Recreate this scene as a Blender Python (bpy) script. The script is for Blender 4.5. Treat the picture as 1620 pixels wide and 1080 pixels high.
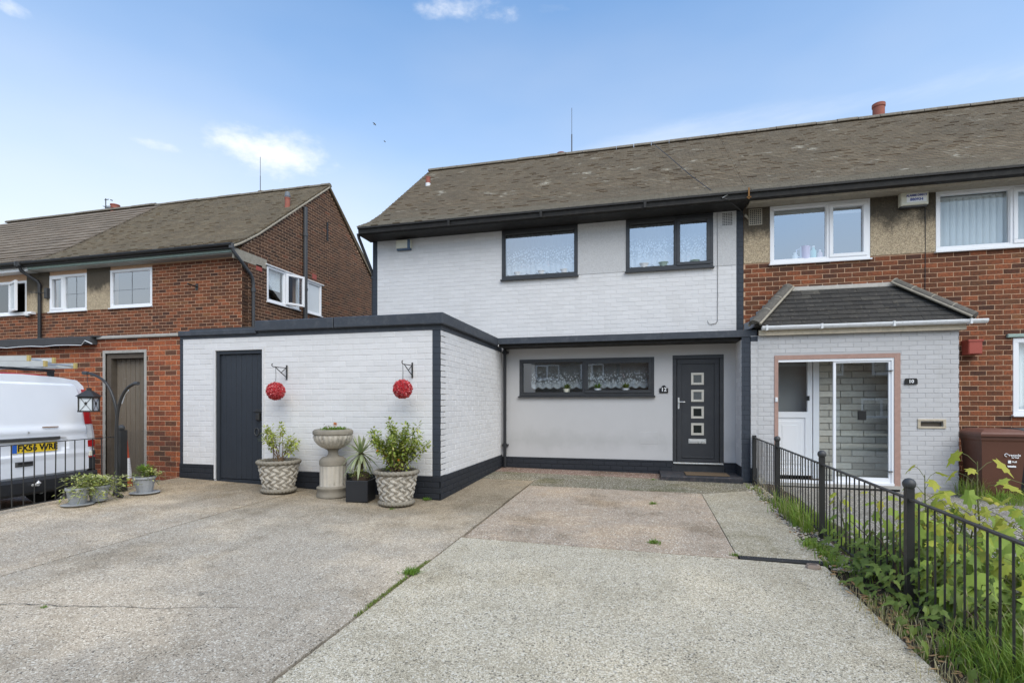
import bpy, bmesh, math, random
from mathutils import Vector, Matrix, noise
random.seed(12)
R = math.radians
scene = bpy.context.scene
for o in list(bpy.data.objects): bpy.data.objects.remove(o)
COL = scene.collection

# ------------------------------------------------------------------ camera
CAM = Vector((0, 0, 1.40)); YAW = math.atan2(204, 810)
cd = bpy.data.cameras.new('camera'); cam = bpy.data.objects.new('camera', cd); COL.objects.link(cam)
cam.location = CAM; cam.rotation_euler = (R(90), 0, YAW)
cd.lens = 18; cd.sensor_width = 36; cd.shift_y = 100 / 1620; cd.clip_start = .05; cd.clip_end = 3000
scene.camera = cam
CC, CS = math.cos(YAW), math.sin(YAW)
def proj(p):                      # picture position (1620 wide) used only to rank pieces by size in view
    r = p[0] * CC + p[1] * CS; f = -p[0] * CS + p[1] * CC
    if f < .1: return None
    return 810 + 810 * r / f, 640 - 810 * (p[2] - 1.4) / f, f

# ------------------------------------------------------------------ world, sun, exposure
SUN_AZ, SUN_EL = R(142), R(50)        # compass bearing from +Y, clockwise: hazy sun behind the camera, a little to its right
world = bpy.data.worlds.new('World'); scene.world = world; world.use_nodes = True
wn, wl = world.node_tree.nodes, world.node_tree.links
wn.clear()
def W(t, **k):
    n = wn.new(t)
    for a, b in k.items(): setattr(n, a, b)
    return n
sky = W('ShaderNodeTexSky', sky_type='NISHITA', sun_disc=False, sun_elevation=SUN_EL, sun_rotation=SUN_AZ,
        altitude=50, air_density=1.0, dust_density=.5, ozone_density=2.0)
tc = W('ShaderNodeTexCoord'); sep = W('ShaderNodeSeparateXYZ'); wl.new(tc.outputs['Generated'], sep.inputs[0])
def wmath(op, a, b=None, clamp=False):
    n = W('ShaderNodeMath', operation=op, use_clamp=clamp)
    for i, q in enumerate((a, b)):
        if q is None: continue
        if isinstance(q, (int, float)): n.inputs[i].default_value = q
        else: wl.new(q, n.inputs[i])
    return n.outputs[0]
def wnoise(scale, stretch=(1, 1, 1), detail=6, rough=.6, loc=(0, 0, 0)):
    mp = W('ShaderNodeMapping'); mp.inputs['Scale'].default_value = stretch; mp.inputs['Location'].default_value = loc
    wl.new(tc.outputs['Generated'], mp.inputs[0])
    n = W('ShaderNodeTexNoise'); n.inputs['Scale'].default_value = scale; n.inputs['Detail'].default_value = detail
    n.inputs['Roughness'].default_value = rough; wl.new(mp.outputs[0], n.inputs['Vector'])
    return n.outputs[0]
def wramp(val, lo, hi):
    n = W('ShaderNodeMapRange', interpolation_type='SMOOTHSTEP'); n.inputs[1].default_value = lo; n.inputs[2].default_value = hi
    wl.new(val, n.inputs[0]); return n.outputs[0]
def skydir(px, py):
    u, v = px - 810, 640 - py
    return Vector((u * CC - 810 * CS, u * CS + 810 * CC, v)).normalized()
def wblob(px, py, wx, wz, nz, lo, hi, flat=False):                 # one drifting cloud: soft ellipse of sky broken up by noise
    d = skydir(px, py)
    right = Vector((d.y, -d.x, 0)).normalized(); up = right.cross(d)
    def dot(v):
        n = W('ShaderNodeVectorMath', operation='DOT_PRODUCT'); wl.new(tc.outputs['Generated'], n.inputs[0]); n.inputs[1].default_value = v
        return n.outputs['Value']
    a = wmath('DIVIDE', dot(right), wx); b = wmath('DIVIDE', dot(up), wz); c = dot(d)
    r2 = wmath('ADD', wmath('MULTIPLY', a, a), wmath('MULTIPLY', b, b))
    m = wmath('MULTIPLY', wmath('SUBTRACT', 1, r2, True), wmath('GREATER_THAN', c, 0))
    return wramp(wmath('ADD', m, wmath('MULTIPLY', wmath('SUBTRACT', nz, .5), 2.0)), lo, hi)
el = sep.outputs[2]
n_c = wnoise(13, (1, 1, 1.9), 8, .62, (7.3, 2.1, .4)); n_w = wnoise(3.2, (1, 1, 5.5), 7, .62, (5.2, .7, 1.3)); n_b = wnoise(1.5, (1, 1, 2.6), 4, .5, (1.2, 4.7, 2.3))
veil = wmath('MULTIPLY', wramp(wmath('ADD', wmath('MULTIPLY', n_w, .6), wmath('MULTIPLY', n_b, .4)), .47, .76), .26)
hazeb = wmath('MULTIPLY', wramp(wmath('ADD', el, wmath('MULTIPLY', wmath('SUBTRACT', n_b, .5), .30)), .76, -.04), .96)
cum = wmath('MULTIPLY', wblob(432, 240, .15, .052, n_c, .42, 1.45), .92)
cum2 = wmath('MULTIPLY', wblob(740, 14, .12, .032, n_c, .55, 1.65), .85)
cum3 = wmath('MULTIPLY', wblob(255, 232, .05, .014, n_c, .6, 1.4), .55)
cum4 = wmath('MULTIPLY', wblob(15, 12, .035, .014, n_c, .6, 1.4), .6)
cum5 = wmath('MULTIPLY', wblob(1150, 200, .5, .035, n_w, .45, 1.6), .32)
cl = wmath('MAXIMUM', veil, hazeb)
puff = cum
for q in (cum2, cum3, cum4, cum5): puff = wmath('MAXIMUM', puff, q)
mixc = W('ShaderNodeMix', data_type='RGBA'); wl.new(cl, mixc.inputs[0]); 
tint = W('ShaderNodeMix', data_type='RGBA', blend_type='MULTIPLY'); tint.inputs[0].default_value = 1
wl.new(sky.outputs[0], tint.inputs[6]); tint.inputs[7].default_value = (.78, 1.10, 1.22, 1)
wl.new(tint.outputs[2], mixc.inputs[6]); mixc.inputs[7].default_value = (4.3, 4.25, 4.12, 1)
mix2 = W('ShaderNodeMix', data_type='RGBA'); wl.new(puff, mix2.inputs[0]); wl.new(mixc.outputs[2], mix2.inputs[6]); mix2.inputs[7].default_value = (5.2, 5.2, 5.2, 1)
bg = W('ShaderNodeBackground'); bg.inputs[1].default_value = .15
wl.new(mix2.outputs[2], bg.inputs[0])
wo = W('ShaderNodeOutputWorld'); wl.new(bg.outputs[0], wo.inputs[0])

sd = bpy.data.lights.new('sun', 'SUN'); sd.energy = 2.1; sd.angle = R(60); sd.color = (1, .90, .75)
sun = bpy.data.objects.new('sun', sd); COL.objects.link(sun)
tosun = Vector((math.sin(SUN_AZ) * math.cos(SUN_EL), math.cos(SUN_AZ) * math.cos(SUN_EL), math.sin(SUN_EL)))
sun.rotation_euler = (-tosun).to_track_quat('-Z', 'Y').to_euler()
sun.location = tosun * 60

vs = scene.view_settings
vs.view_transform = 'Standard'; vs.look = 'None'; vs.exposure = .68; vs.gamma = 1; vs.use_curve_mapping = False
scene.render.engine = 'CYCLES'
scene.cycles.max_bounces = 8; scene.cycles.transparent_max_bounces = 24

# ------------------------------------------------------------------ material helpers
def nodes(name):
    m = bpy.data.materials.new(name); m.use_nodes = True
    nt = m.node_tree; nt.nodes.clear()
    return m, nt
class NT:
    def __init__(s, name):
        s.m, s.t = nodes(name); s.n = s.t.nodes; s.l = s.t.links
        s.out = s.n.new('ShaderNodeOutputMaterial'); s.b = s.n.new('ShaderNodeBsdfPrincipled')
        s.l.new(s.b.outputs[0], s.out.inputs[0]); s.geo = s.n.new('ShaderNodeNewGeometry'); s.pos = s.geo.outputs['Position']
    def add(s, t, **k):
        n = s.n.new(t)
        for a, b in k.items(): setattr(n, a, b)
        return n
    def put(s, sock, v):
        if isinstance(v, bpy.types.NodeSocket): s.l.new(v, sock)
        elif isinstance(v, tuple): sock.default_value = (v + (1,)) if len(v) == 3 and len(sock.default_value) == 4 else v
        else: sock.default_value = v
    def mapping(s, scale, vec=None):
        mp = s.add('ShaderNodeMapping'); mp.inputs['Scale'].default_value = scale; s.l.new(vec or s.pos, mp.inputs[0]); return mp.outputs[0]
    def noise(s, scale, detail=4, rough=.55, stretch=None, col=False):
        n = s.add('ShaderNodeTexNoise'); n.inputs['Scale'].default_value = scale; n.inputs['Detail'].default_value = detail; n.inputs['Roughness'].default_value = rough
        s.l.new(s.mapping(stretch) if stretch else s.pos, n.inputs['Vector']); return n.outputs[1 if col else 0]
    def voro(s, scale, feat='F1', out='Distance', stretch=None, rnd=1):
        n = s.add('ShaderNodeTexVoronoi', feature=feat); n.inputs['Scale'].default_value = scale; n.inputs['Randomness'].default_value = rnd
        s.l.new(s.mapping(stretch) if stretch else s.pos, n.inputs['Vector']); return n.outputs[out]
    def math(s, op, a, b=0, clamp=False):
        n = s.add('ShaderNodeMath', operation=op, use_clamp=clamp); s.put(n.inputs[0], a); s.put(n.inputs[1], b); return n.outputs[0]
    def ramp(s, v, lo, hi):
        n = s.add('ShaderNodeMapRange', interpolation_type='SMOOTHSTEP'); n.inputs[1].default_value = lo; n.inputs[2].default_value = hi
        s.l.new(v, n.inputs[0]); return n.outputs[0]
    def mix(s, f, a, b, blend='MIX'):
        n = s.add('ShaderNodeMix', data_type='RGBA', blend_type=blend); s.put(n.inputs[0], f); s.put(n.inputs[6], a); s.put(n.inputs[7], b); return n.outputs[2]
    def cramp(s, v, stops, interp='LINEAR'):
        n = s.add('ShaderNodeValToRGB'); e = n.color_ramp.elements; n.color_ramp.interpolation = interp
        while len(e) < len(stops): e.new(.5)
        for i, (p, c) in enumerate(stops): e[i].position = p; e[i].color = c + (1,)
        s.l.new(v, n.inputs[0]); return n.outputs[0]
    def rnd(s):                     # 0..1, different for every piece whether single or joined
        at = s.add('ShaderNodeAttribute', attribute_name='rnd'); oi = s.add('ShaderNodeObjectInfo')
        return s.math('FRACT', s.math('ADD', at.outputs['Fac'], oi.outputs['Random']))
    def bump(s, h, strength=.3, dist=.01):
        n = s.add('ShaderNodeBump'); n.inputs['Strength'].default_value = strength; n.inputs['Distance'].default_value = dist
        s.l.new(h, n.inputs['Height']); s.l.new(n.outputs[0], s.b.inputs['Normal'])
    def fin(s, col, rough=.7, metal=0, spec=.35):
        s.put(s.b.inputs['Base Color'], col); s.put(s.b.inputs['Roughness'], rough); s.b.inputs['Metallic'].default_value = metal
        s.b.inputs['Specular IOR Level'].default_value = spec; return s.m
MATS = {}
def plain(name, col, rough=.6, var=.25, scale=6, metal=0, spec=.35, bump=0, bscale=80, dirt=None, dirt_amt=.5):
    q = NT(name)
    c2 = tuple(x * (1 - var) for x in col)
    c = q.mix(q.noise(scale, 5, .6), col, c2)
    if dirt: c = q.mix(q.math('MULTIPLY', q.ramp(q.noise(scale * 2.3, 6, .7), .45, .75), dirt_amt), c, dirt)
    if bump: q.bump(q.noise(bscale, 3), bump, .004)
    MATS[name] = q.fin(c, q.math('ADD', q.math('MULTIPLY', q.noise(scale * 4), .2), rough - .1), metal, spec); return MATS[name]

def painted_brick(name, col, grime=.35, glow=0):
    q = NT(name); r = q.rnd()
    c = q.mix(r, col, tuple(x * .93 for x in col))
    c = q.mix(q.math('MULTIPLY', q.ramp(q.noise(1.3, 5, .6), .45, .78), grime), c, (col[0] * .62, col[1] * .61, col[2] * .56))
    c = q.mix(q.math('MULTIPLY', q.ramp(q.noise(55, 3), .62, .75), .35), c, tuple(x * .6 for x in col))
    c = q.mix(q.math('MULTIPLY', q.ramp(q.noise(1.6, 6, .7, (6, 6, .35)), .52, .72), grime * .8), c, (col[0] * .7, col[1] * .69, col[2] * .64))
    q.bump(q.math('ADD', q.noise(140, 3), q.math('MULTIPLY', q.noise(22, 3), 1.4)), .35, .004)
    MATS[name] = q.fin(c, .62, 0, .3)
def brick(name, stops, dark=1, wear=(.5, .4, .3), wear_amt=.35):
    q = NT(name); r = q.rnd()
    c = q.cramp(r, [(p, tuple(x * dark for x in k)) for p, k in stops])
    c = q.mix(q.math('MULTIPLY', q.ramp(q.noise(30, 5, .7), .35, .7), .55), c, (.035 * dark, .024 * dark, .021 * dark))
    c = q.mix(q.math('MULTIPLY', q.ramp(q.noise(.9, 4, .6), .5, .75), .35), c, (.05 * dark, .036 * dark, .03 * dark))
    c = q.mix(q.math('MULTIPLY', q.ramp(q.noise(17, 6, .75), .64, .74), wear_amt), c, wear)
    q.bump(q.noise(160, 4, .7), .5, .004)
    MATS[name] = q.fin(c, .85, 0, .2)
WHITE = (.69, .68, .676)
painted_brick('paint_white', WHITE, .22)
painted_brick('paint_porch', (.53, .522, .52), .3)
painted_brick('paint_navy', (.040, .048, .062), .2)
painted_brick('paint_plinth', (.024, .027, .034), .3)
BR = [(0, (0.326, 0.105, 0.046)), (.2, (0.246, 0.080, 0.036)), (.42, (0.195, 0.068, 0.032)), (.62, (0.154, 0.059, 0.029)), (.8, (0.120, 0.047, 0.027)), (.93, (0.080, 0.038, 0.026)), (1, (0.297, 0.123, 0.051))]
brick('brick_red', BR)
brick('brick_orange', [(0, (0.486, 0.146, 0.056)), (.4, (0.389, 0.112, 0.048)), (.7, (0.285, 0.084, 0.041)), (.88, (0.170, 0.068, 0.039)), (1, (0.134, 0.067, 0.039))], 1.0, (0.729, 0.509, 0.337), .5)
brick('brick_brown', [(0, (0.154, 0.078, 0.043)), (.4, (0.118, 0.061, 0.036)), (.7, (0.093, 0.050, 0.031)), (.9, (0.072, 0.043, 0.028)), (1, (0.206, 0.081, 0.043))], .95)
plain('mortar', (0.620, 0.398, 0.257), .9, .3, 12, bump=.4, bscale=120, dirt=(0.340, 0.233, 0.153))
plain('mortar_white', (.655, .645, .642), .75, .12, 9, bump=.3, bscale=120)
plain('mortar_porch', (.475, .466, .463), .75, .15, 9, bump=.3, bscale=120)
plain('mortar_navy', (.033, .04, .052), .7, .2, 9)
plain('mortar_plinth', (.019, .022, .028), .8, .3, 9)
plain('navy_trim', (.052, .06, .074), .55, .3, 4, bump=.25, bscale=60, dirt=(.13, .135, .14), dirt_amt=.35)
plain('black_gutter', (.017, .0155, .014), .6, .35, 4, bump=.3, bscale=40, dirt=(.05, .045, .038), dirt_amt=.5)
plain('anthracite', (.036, .038, .042), .38, .15, 3, spec=.5, dirt=(.075, .075, .075), dirt_amt=.35)
plain('anthracite_door', (.033, .035, .040), .45, .15, 3, spec=.45, bump=.15, bscale=200, dirt=(.06, .06, .06), dirt_amt=.3)
plain('plank_navy', (.030, .036, .046), .55, .25, 5, bump=.2, bscale=60)
plain('upvc', (.82, .83, .85), .35, .06, 3, spec=.5)
plain('upvc_old', (.74, .75, .76), .45, .15, 6, dirt=(.35, .36, .28), dirt_amt=.35)
plain('cream_wood', (.58, .50, .38), .75, .3, 8, dirt=(.25, .22, .16))
plain('flat_stone', (.42, .33, .27), .85, .3, 30)
plain('pink_wood', (.46, .29, .235), .75, .35, 14, bump=.3, dirt=(.3, .2, .17))
plain('concrete_cast', (.40, .36, .29), .9, .35, 7, bump=.4, bscale=70, dirt=(.12, .105, .08))
plain('concrete_pale', (.45, .43, .39), .85, .3, 7, bump=.3, bscale=70, dirt=(.2, .19, .15))
plain('green_paint', (.36, .47, .42), .7, .3, 9, bump=.3, dirt=(.12, .14, .12))
plain('pipe_grey', (.065, .068, .073), .5, .2, 5)
plain('iron_black', (.030, .029, .028), .42, .3, 9, spec=.5, bump=.15, bscale=120)
plain('iron_grey', (.055, .055, .055), .5, .3, 9, spec=.5)
plain('lead', (.17, .19, .215), .5, .3, 7, dirt=(.09, .1, .11))
plain('terracotta', (.36, .12, .085), .8, .3, 9, dirt=(.2, .13, .1))
plain('steel', (.72, .72, .70), .3, .08, 4, metal=.45)
plain('satin_steel', (.62, .59, .52), .42, .06, 6, metal=.35)
plain('alu', (.62, .63, .62), .35, .2, 8, metal=.7)
plain('rubber', (.02, .02, .021), .7, .3, 6)
plain('black_plastic', (.026, .027, .03), .45, .2, 6)
plain('room_dark', (.045, .045, .05), .9, .3, 2)  # near-black lining: the dimness of the rooms is put into the colour
plain('room_grey', (.48, .47, .45), .9, .2, 2)
plain('mat_coir', (.16, .11, .065), .95, .5, 60, bump=1, bscale=400)
plain('step_paint', (.030, .032, .038), .65, .3, 5, bump=.3, dirt=(.16, .12, .11), dirt_amt=.5)
plain('soil', (.075, .052, .036), .95, .5, 14, bump=.8, bscale=50)
plain('red_cap', (.40, .09, .065), .6, .3, 9)
plain('alarm_cream', (.72, .70, .58), .5, .1, 4)
plain('alarm_blue', (.10, .16, .24), .5, .1, 4)
plain('flat_black', (.012, .012, .012), .5, 0, 4)
plain('flat_white', (.85, .85, .85), .5, 0, 4)
plain('flat_blue', (.06, .09, .36), .5, 0, 4)
plain('wood_dark', (.13, .105, .08), .85, .5, 6, bump=.4)
plain('cone_orange', (.62, .10, .04), .55, .25, 9)
plain('stone_grey_pot', (.36, .37, .38), .7, .3, 10, dirt=(.2, .2, .2))
plain('felt_roof', (.07, .07, .072), .9, .3, 6, bump=.4)
plain('bark', (.12, .085, .055), .9, .4, 25, bump=.5)
plain('stem_green', (.16, .17, .06), .7, .3, 20)
plain('twig', (.23, .15, .09), .85, .3, 20)
def weathered_plank():
    q = NT('weathered_plank'); r = q.rnd()
    g = q.noise(9, 6, .7, (10, 10, .55)); c = q.mix(g, (.27, .225, .17), (.085, .066, .05)); c = q.mix(q.math('MULTIPLY', r, .45), c, (.17, .145, .115))
    c = q.mix(q.math('MULTIPLY', q.ramp(q.noise(26, 2), .70, .74), .6), c, (.4, .39, .36))
    q.bump(q.noise(14, 5, .7, (14, 14, .6)), .7, .006); MATS['weathered_plank'] = q.fin(c, .9, 0, .15)
weathered_plank()
def roof_tile(name, stops, lich, lich_amt):
    q = NT(name); r = q.rnd(); c = q.cramp(r, stops)
    c = q.mix(q.math('MULTIPLY', q.ramp(q.noise(.75, 5, .65), .42, .72), .28), c, (.06, .052, .042))
    c = q.mix(q.math('MULTIPLY', q.ramp(q.noise(1.5, 7, .75, (1, 2.2, 1)), .575, .69), lich_amt), c, lich)
    c = q.mix(q.math('MULTIPLY', q.ramp(q.noise(22, 4, .75), .56, .68), .4), c, (.20, .175, .135))
    q.bump(q.noise(90, 4, .7), .5, .004); MATS[name] = q.fin(c, .9, 0, .15)
roof_tile('tile_brown', [(0, (0.123, 0.092, 0.060)), (.25, (0.158, 0.120, 0.079)), (.5, (0.107, 0.080, 0.052)), (.75, (0.183, 0.142, 0.094)), (1, (0.134, 0.098, 0.061))], (.56, .53, .44), .8)
roof_tile('tile_lefthouse', [(0, (0.123, 0.092, 0.057)), (.25, (0.160, 0.123, 0.076)), (.5, (0.107, 0.081, 0.050)), (.75, (0.179, 0.139, 0.087)), (1, (0.134, 0.098, 0.058))], (.36, .33, .24), .6)
roof_tile('tile_pink', [(0, (.185, .15, .115)), (.4, (.215, .177, .138)), (.8, (.165, .135, .105)), (1, (.20, .158, .12))], (.3, .27, .21), .4)
roof_tile('tile_slate', [(0, (.038, .037, .036)), (.4, (.055, .053, .05)), (.8, (.045, .043, .041)), (1, (.07, .066, .06))], (.20, .19, .15), .55)
plain('tile_tail_glint', (.50, .455, .375), .9, .6, 9)  # pale tail faces: the glint of lit tile edges put into the colour
plain('ridge_stone', (.20, .175, .14), .9, .4, 8, bump=.4, dirt=(.36, .34, .28))
def pebbledash(name, base, dark, stain, white=False):
    q = NT(name); v = q.voro(85, out='Color'); d = q.voro(85)
    sp = q.add('ShaderNodeSeparateColor'); q.l.new(v, sp.inputs[0])
    c = q.mix(q.math('MULTIPLY', sp.outputs[0], .75), base, dark)
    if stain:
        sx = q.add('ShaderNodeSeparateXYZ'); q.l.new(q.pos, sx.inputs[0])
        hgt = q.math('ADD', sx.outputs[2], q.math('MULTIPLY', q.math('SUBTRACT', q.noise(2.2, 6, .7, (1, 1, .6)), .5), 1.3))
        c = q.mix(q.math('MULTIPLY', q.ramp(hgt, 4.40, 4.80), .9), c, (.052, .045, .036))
    q.bump(d, .9 if not white else .6, .008); MATS[name] = q.fin(c, .9, 0, .2)
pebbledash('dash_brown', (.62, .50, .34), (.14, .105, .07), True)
pebbledash('dash_white', (.60, .595, .59), (.46, .455, .45), False, True)
def render_wall():
    q = NT('render_white'); c = q.mix(q.noise(2, 5), (.51, .503, .503), (.45, .443, .44))
    sx = q.add('ShaderNodeSeparateXYZ'); q.l.new(q.pos, sx.inputs[0])
    damp = q.math('ADD', q.math('MULTIPLY', q.math('ABSOLUTE', q.math('SUBTRACT', sx.outputs[2], .66)), -1.5), q.noise(2.4, 6, .65))
    c = q.mix(q.math('MULTIPLY', q.ramp(damp, .1, .55), .38), c, (.33, .325, .315))
    q.bump(q.noise(300, 2), .2, .002); MATS['render_white'] = q.fin(c, .8, 0, .25)
render_wall()
def concrete(name, cols, scale, light=(1.28, 1.22, 1.12), stain=(.66, .64, .60), blotch=.8, rough_line=False, grime=False):
    """exposed aggregate: every stone keeps its own tone; worn, stained and silted areas tint the stones rather than cover them"""
    q = NT(name)
    v1 = q.voro(scale, out='Color'); s1 = q.add('ShaderNodeSeparateColor'); q.l.new(v1, s1.inputs[0])
    c = q.cramp(s1.outputs[0], cols)
    c = q.mix(q.math('MULTIPLY', s1.outputs[1], .3), c, q.mix(1, c, (1.1, .97, .9), 'MULTIPLY'))
    v2 = q.voro(scale * .45, out='Color'); s2 = q.add('ShaderNodeSeparateColor'); q.l.new(v2, s2.inputs[0])
    c = q.mix(q.math('MULTIPLY', q.ramp(s2.outputs[1], .86, .9), .7), c, (.66, .62, .53))
    c = q.mix(q.math('MULTIPLY', q.ramp(s2.outputs[2], .92, .95), .75), c, (.075, .068, .058))
    c = q.mix(q.math('MULTIPLY', q.ramp(q.noise(.62, 6, .62), .44, .64), blotch), c, light, 'MULTIPLY')
    c = q.mix(q.math('MULTIPLY', q.ramp(q.noise(.9, 7, .68), .50, .66), .8), c, stain, 'MULTIPLY')
    c = q.mix(q.math('MULTIPLY', q.ramp(q.noise(3.1, 6, .72), .50, .70), .55), c, stain, 'MULTIPLY')
    c = q.mix(q.math('MULTIPLY', q.ramp(q.noise(1.1, 5, .6, (1.6, .28, 1)), .54, .70), .5), c, stain, 'MULTIPLY')
    c = q.mix(q.math('MULTIPLY', q.ramp(q.noise(4.5, 3, .6), .70, .75), .45), c, (.50, .47, .41))
    c = q.mix(q.math('MULTIPLY', q.ramp(q.noise(7.5, 2, .5), .73, .78), .6), c, (.10, .09, .072))
    if grime:      # silt and algae washed up against the foot of the buildings, ragged edged
        sx = q.add('ShaderNodeSeparateXYZ'); q.l.new(q.pos, sx.inputs[0])
        gy = q.math('ADD', sx.outputs[1], q.math('MULTIPLY', q.math('SUBTRACT', q.noise(1.3, 7, .68), .5), 3.6))
        c = q.mix(q.math('MULTIPLY', q.ramp(gy, 4.7, 6.8), .85), c, (.62, .58, .505), 'MULTIPLY')
    if rough_line: c = q.mix(q.math('MULTIPLY', q.ramp(q.noise(6, 5, .7, (.35, 5, 1)), .5, .66), .5), c, (1.3, 1.24, 1.16), 'MULTIPLY')
    q.bump(q.voro(scale), .45, .004); MATS[name] = q.fin(c, .95, 0, .06)
concrete('conc_left', [(0, (0.235, 0.200, 0.155)), (.5, (0.365, 0.314, 0.249)), (1, (0.519, 0.456, 0.365))], 235, (1.40, 1.33, 1.23), (.70, .68, .64), .95, grime=True)
concrete('conc_mid', [(0, (0.225, 0.195, 0.155)), (.5, (0.355, 0.312, 0.250)), (1, (0.519, 0.463, 0.374))], 235, (1.34, 1.28, 1.2), (.70, .68, .645), .9, grime=True)
concrete('conc_front', [(0, (0.215, 0.190, 0.140)), (.4, (0.375, 0.337, 0.255)), (.75, (0.495, 0.448, 0.344)), (1, (0.759, 0.692, 0.547))], 215, (1.22, 1.18, 1.12), (.78, .765, .73), .6)
concrete('conc_pink', [(0, (0.235, 0.188, 0.142)), (.5, (0.338, 0.278, 0.215)), (1, (0.451, 0.376, 0.298))], 200, (1.25, 1.17, 1.06), (.68, .66, .62), .8, True)
concrete('conc_side', [(0, (0.210, 0.185, 0.135)), (.5, (0.345, 0.310, 0.233)), (1, (0.490, 0.444, 0.346))], 190, (1.2, 1.15, 1.06), (.68, .67, .58), .6)
concrete('conc_moss', [(0, (.095, .088, .066)), (.5, (.165, .152, .115)), (1, (.24, .222, .17))], 200, (1.3, 1.22, 1.1), (.62, .64, .48), .6)
concrete('conc_red', [(0, (.13, .088, .07)), (.5, (.185, .125, .10)), (1, (.26, .185, .155))], 200, (1.2, 1.1, 1.05), (.6, .6, .55), .5)
concrete('conc_neighbour', [(0, (.14, .132, .115)), (.5, (.23, .216, .188)), (1, (.33, .31, .275))], 190, (1.2, 1.17, 1.1), (.66, .66, .62), .5)
concrete('asphalt', [(0, (.035, .035, .036)), (.5, (.055, .055, .056)), (1, (.09, .09, .09))], 120)
plain('joint_dirt', (.05, .042, .032), .95, .5, 20)

def glass(name, refl, tint=(.9, .95, .97), rough=0):
    q = NT(name); tr = q.add('ShaderNodeBsdfTransparent'); tr.inputs[0].default_value = tint + (1,)
    gl = q.add('ShaderNodeBsdfGlossy'); gl.inputs['Roughness'].default_value = rough; gl.inputs[0].default_value = (.95, .97, 1, 1)
    lw = q.add('ShaderNodeLayerWeight'); lw.inputs[0].default_value = .5      # Schlick curve, the same from both sides of the pane
    f = q.math('ADD', q.math('MULTIPLY', q.math('POWER', lw.outputs['Facing'], 5), .9), refl + .05, True); mx = q.add('ShaderNodeMixShader')
    q.l.new(f, mx.inputs[0]); q.l.new(tr.outputs[0], mx.inputs[1]); q.l.new(gl.outputs[0], mx.inputs[2]); q.l.new(mx.outputs[0], q.out.inputs[0])
    MATS[name] = q.m
glass('glass', .16); glass('glass_sky', .34); glass('glass_lower', .10); glass('glass_porch', .12); glass('glass_clear', .03)
plain('glass_frost', (.12, .13, .13), .25, .2, 30, spec=.5)
plain('glass_frost_pale', (.62, .66, .68), .2, .1, 4, spec=.6)
plain('glass_dark', (.02, .024, .022), .12, .1, 8, spec=.7)
def lace(name, dens, tintc=(.86, .88, .92), bottom=None):
    """net curtain: threads open or close with a printed floral pattern, denser to the hem"""
    q = NT(name); tr = q.add('ShaderNodeBsdfTransparent'); df = q.add('ShaderNodeBsdfDiffuse'); tl = q.add('ShaderNodeBsdfTranslucent')
    uv = q.add('ShaderNodeUVMap'); su = q.add('ShaderNodeSeparateXYZ'); q.l.new(uv.outputs[0], su.inputs[0])
    fl = q.voro(25, stretch=(1, 1, .8)); fn = q.noise(60, 4, .7); big = q.noise(5.5, 3, .6, (1, 1, .45))
    flower = q.math('MULTIPLY', q.ramp(q.math('ADD', q.math('ADD', fl, q.math('MULTIPLY', fn, .55)), q.math('MULTIPLY', big, -.5)), .62, .30), q.ramp(su.outputs[1], .78, .42))
    hem = q.ramp(su.outputs[1], .38, .0)
    f = q.math('ADD', q.math('ADD', q.math('MULTIPLY', flower, .75), q.math('MULTIPLY', hem, .75)), dens, True)
    pk = q.mix(q.math('MULTIPLY', q.ramp(q.noise(4.5, 2), .62, .68), q.math('MULTIPLY', flower, .55)), tintc, (.8, .45, .42))
    for d in (df, tl): q.put(d.inputs[0], pk)
    m0 = q.add('ShaderNodeMixShader'); m0.inputs[0].default_value = .3; q.l.new(df.outputs[0], m0.inputs[1]); q.l.new(tl.outputs[0], m0.inputs[2])
    mx = q.add('ShaderNodeMixShader'); q.l.new(f, mx.inputs[0]); q.l.new(tr.outputs[0], mx.inputs[1]); q.l.new(m0.outputs[0], mx.inputs[2]); q.l.new(mx.outputs[0], q.out.inputs[0])
    MATS[name] = q.m
lace('lace_flower', .38); lace('lace_cafe', .22, (.8, .81, .82))
plain('fabric_white', (.74, .77, .80), .8, .08, 5)
plain('blind_fabric', (.84, .87, .88), .75, .06, 5)

def leafmat(name, c1, c2, c3=None, trans=.35, gloss=.45):
    q = NT(name); r = q.rnd(); c = q.cramp(r, [(0, c1), (.6, c2), (1, c3 or c2)])
    c = q.mix(q.math('MULTIPLY', q.noise(60, 3), .35), c, tuple(x * .6 for x in c2))
    tl = q.add('ShaderNodeBsdfTranslucent'); q.put(tl.inputs[0], q.mix(.5, c, (.35, .42, .05))); mx = q.add('ShaderNodeMixShader'); mx.inputs[0].default_value = trans
    q.fin(c, gloss, 0, .22); q.l.new(q.b.outputs[0], mx.inputs[1]); q.l.new(tl.outputs[0], mx.inputs[2]); q.l.new(mx.outputs[0], q.out.inputs[0]); MATS[name] = q.m
leafmat('leaf_ivy', (.115, .165, .034), (.175, .235, .05), (.075, .11, .028), .25)
leafmat('leaf_syc', (.24, .34, .06), (.36, .47, .085), (.16, .24, .05))
leafmat('leaf_syc_young', (.40, .45, .06), (.50, .44, .07), (.33, .42, .07))
leafmat('leaf_varieg', (.50, .52, .11), (.33, .40, .08), (.66, .63, .24), .35)
leafmat('leaf_varieg_green', (.30, .37, .07), (.20, .28, .055), (.52, .53, .13), .35)
leafmat('leaf_ivy_pale', (.52, .50, .25), (.26, .33, .10), (.62, .58, .36), .25)
leafmat('leaf_weed', (.10, .20, .03), (.16, .28, .04), None, .3)
leafmat('grass_blade', (.16, .27, .045), (.24, .36, .06), (.34, .37, .10), .35)
leafmat('grass_dry', (.42, .36, .19), (.50, .44, .26), (.36, .28, .14), .2)
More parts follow.
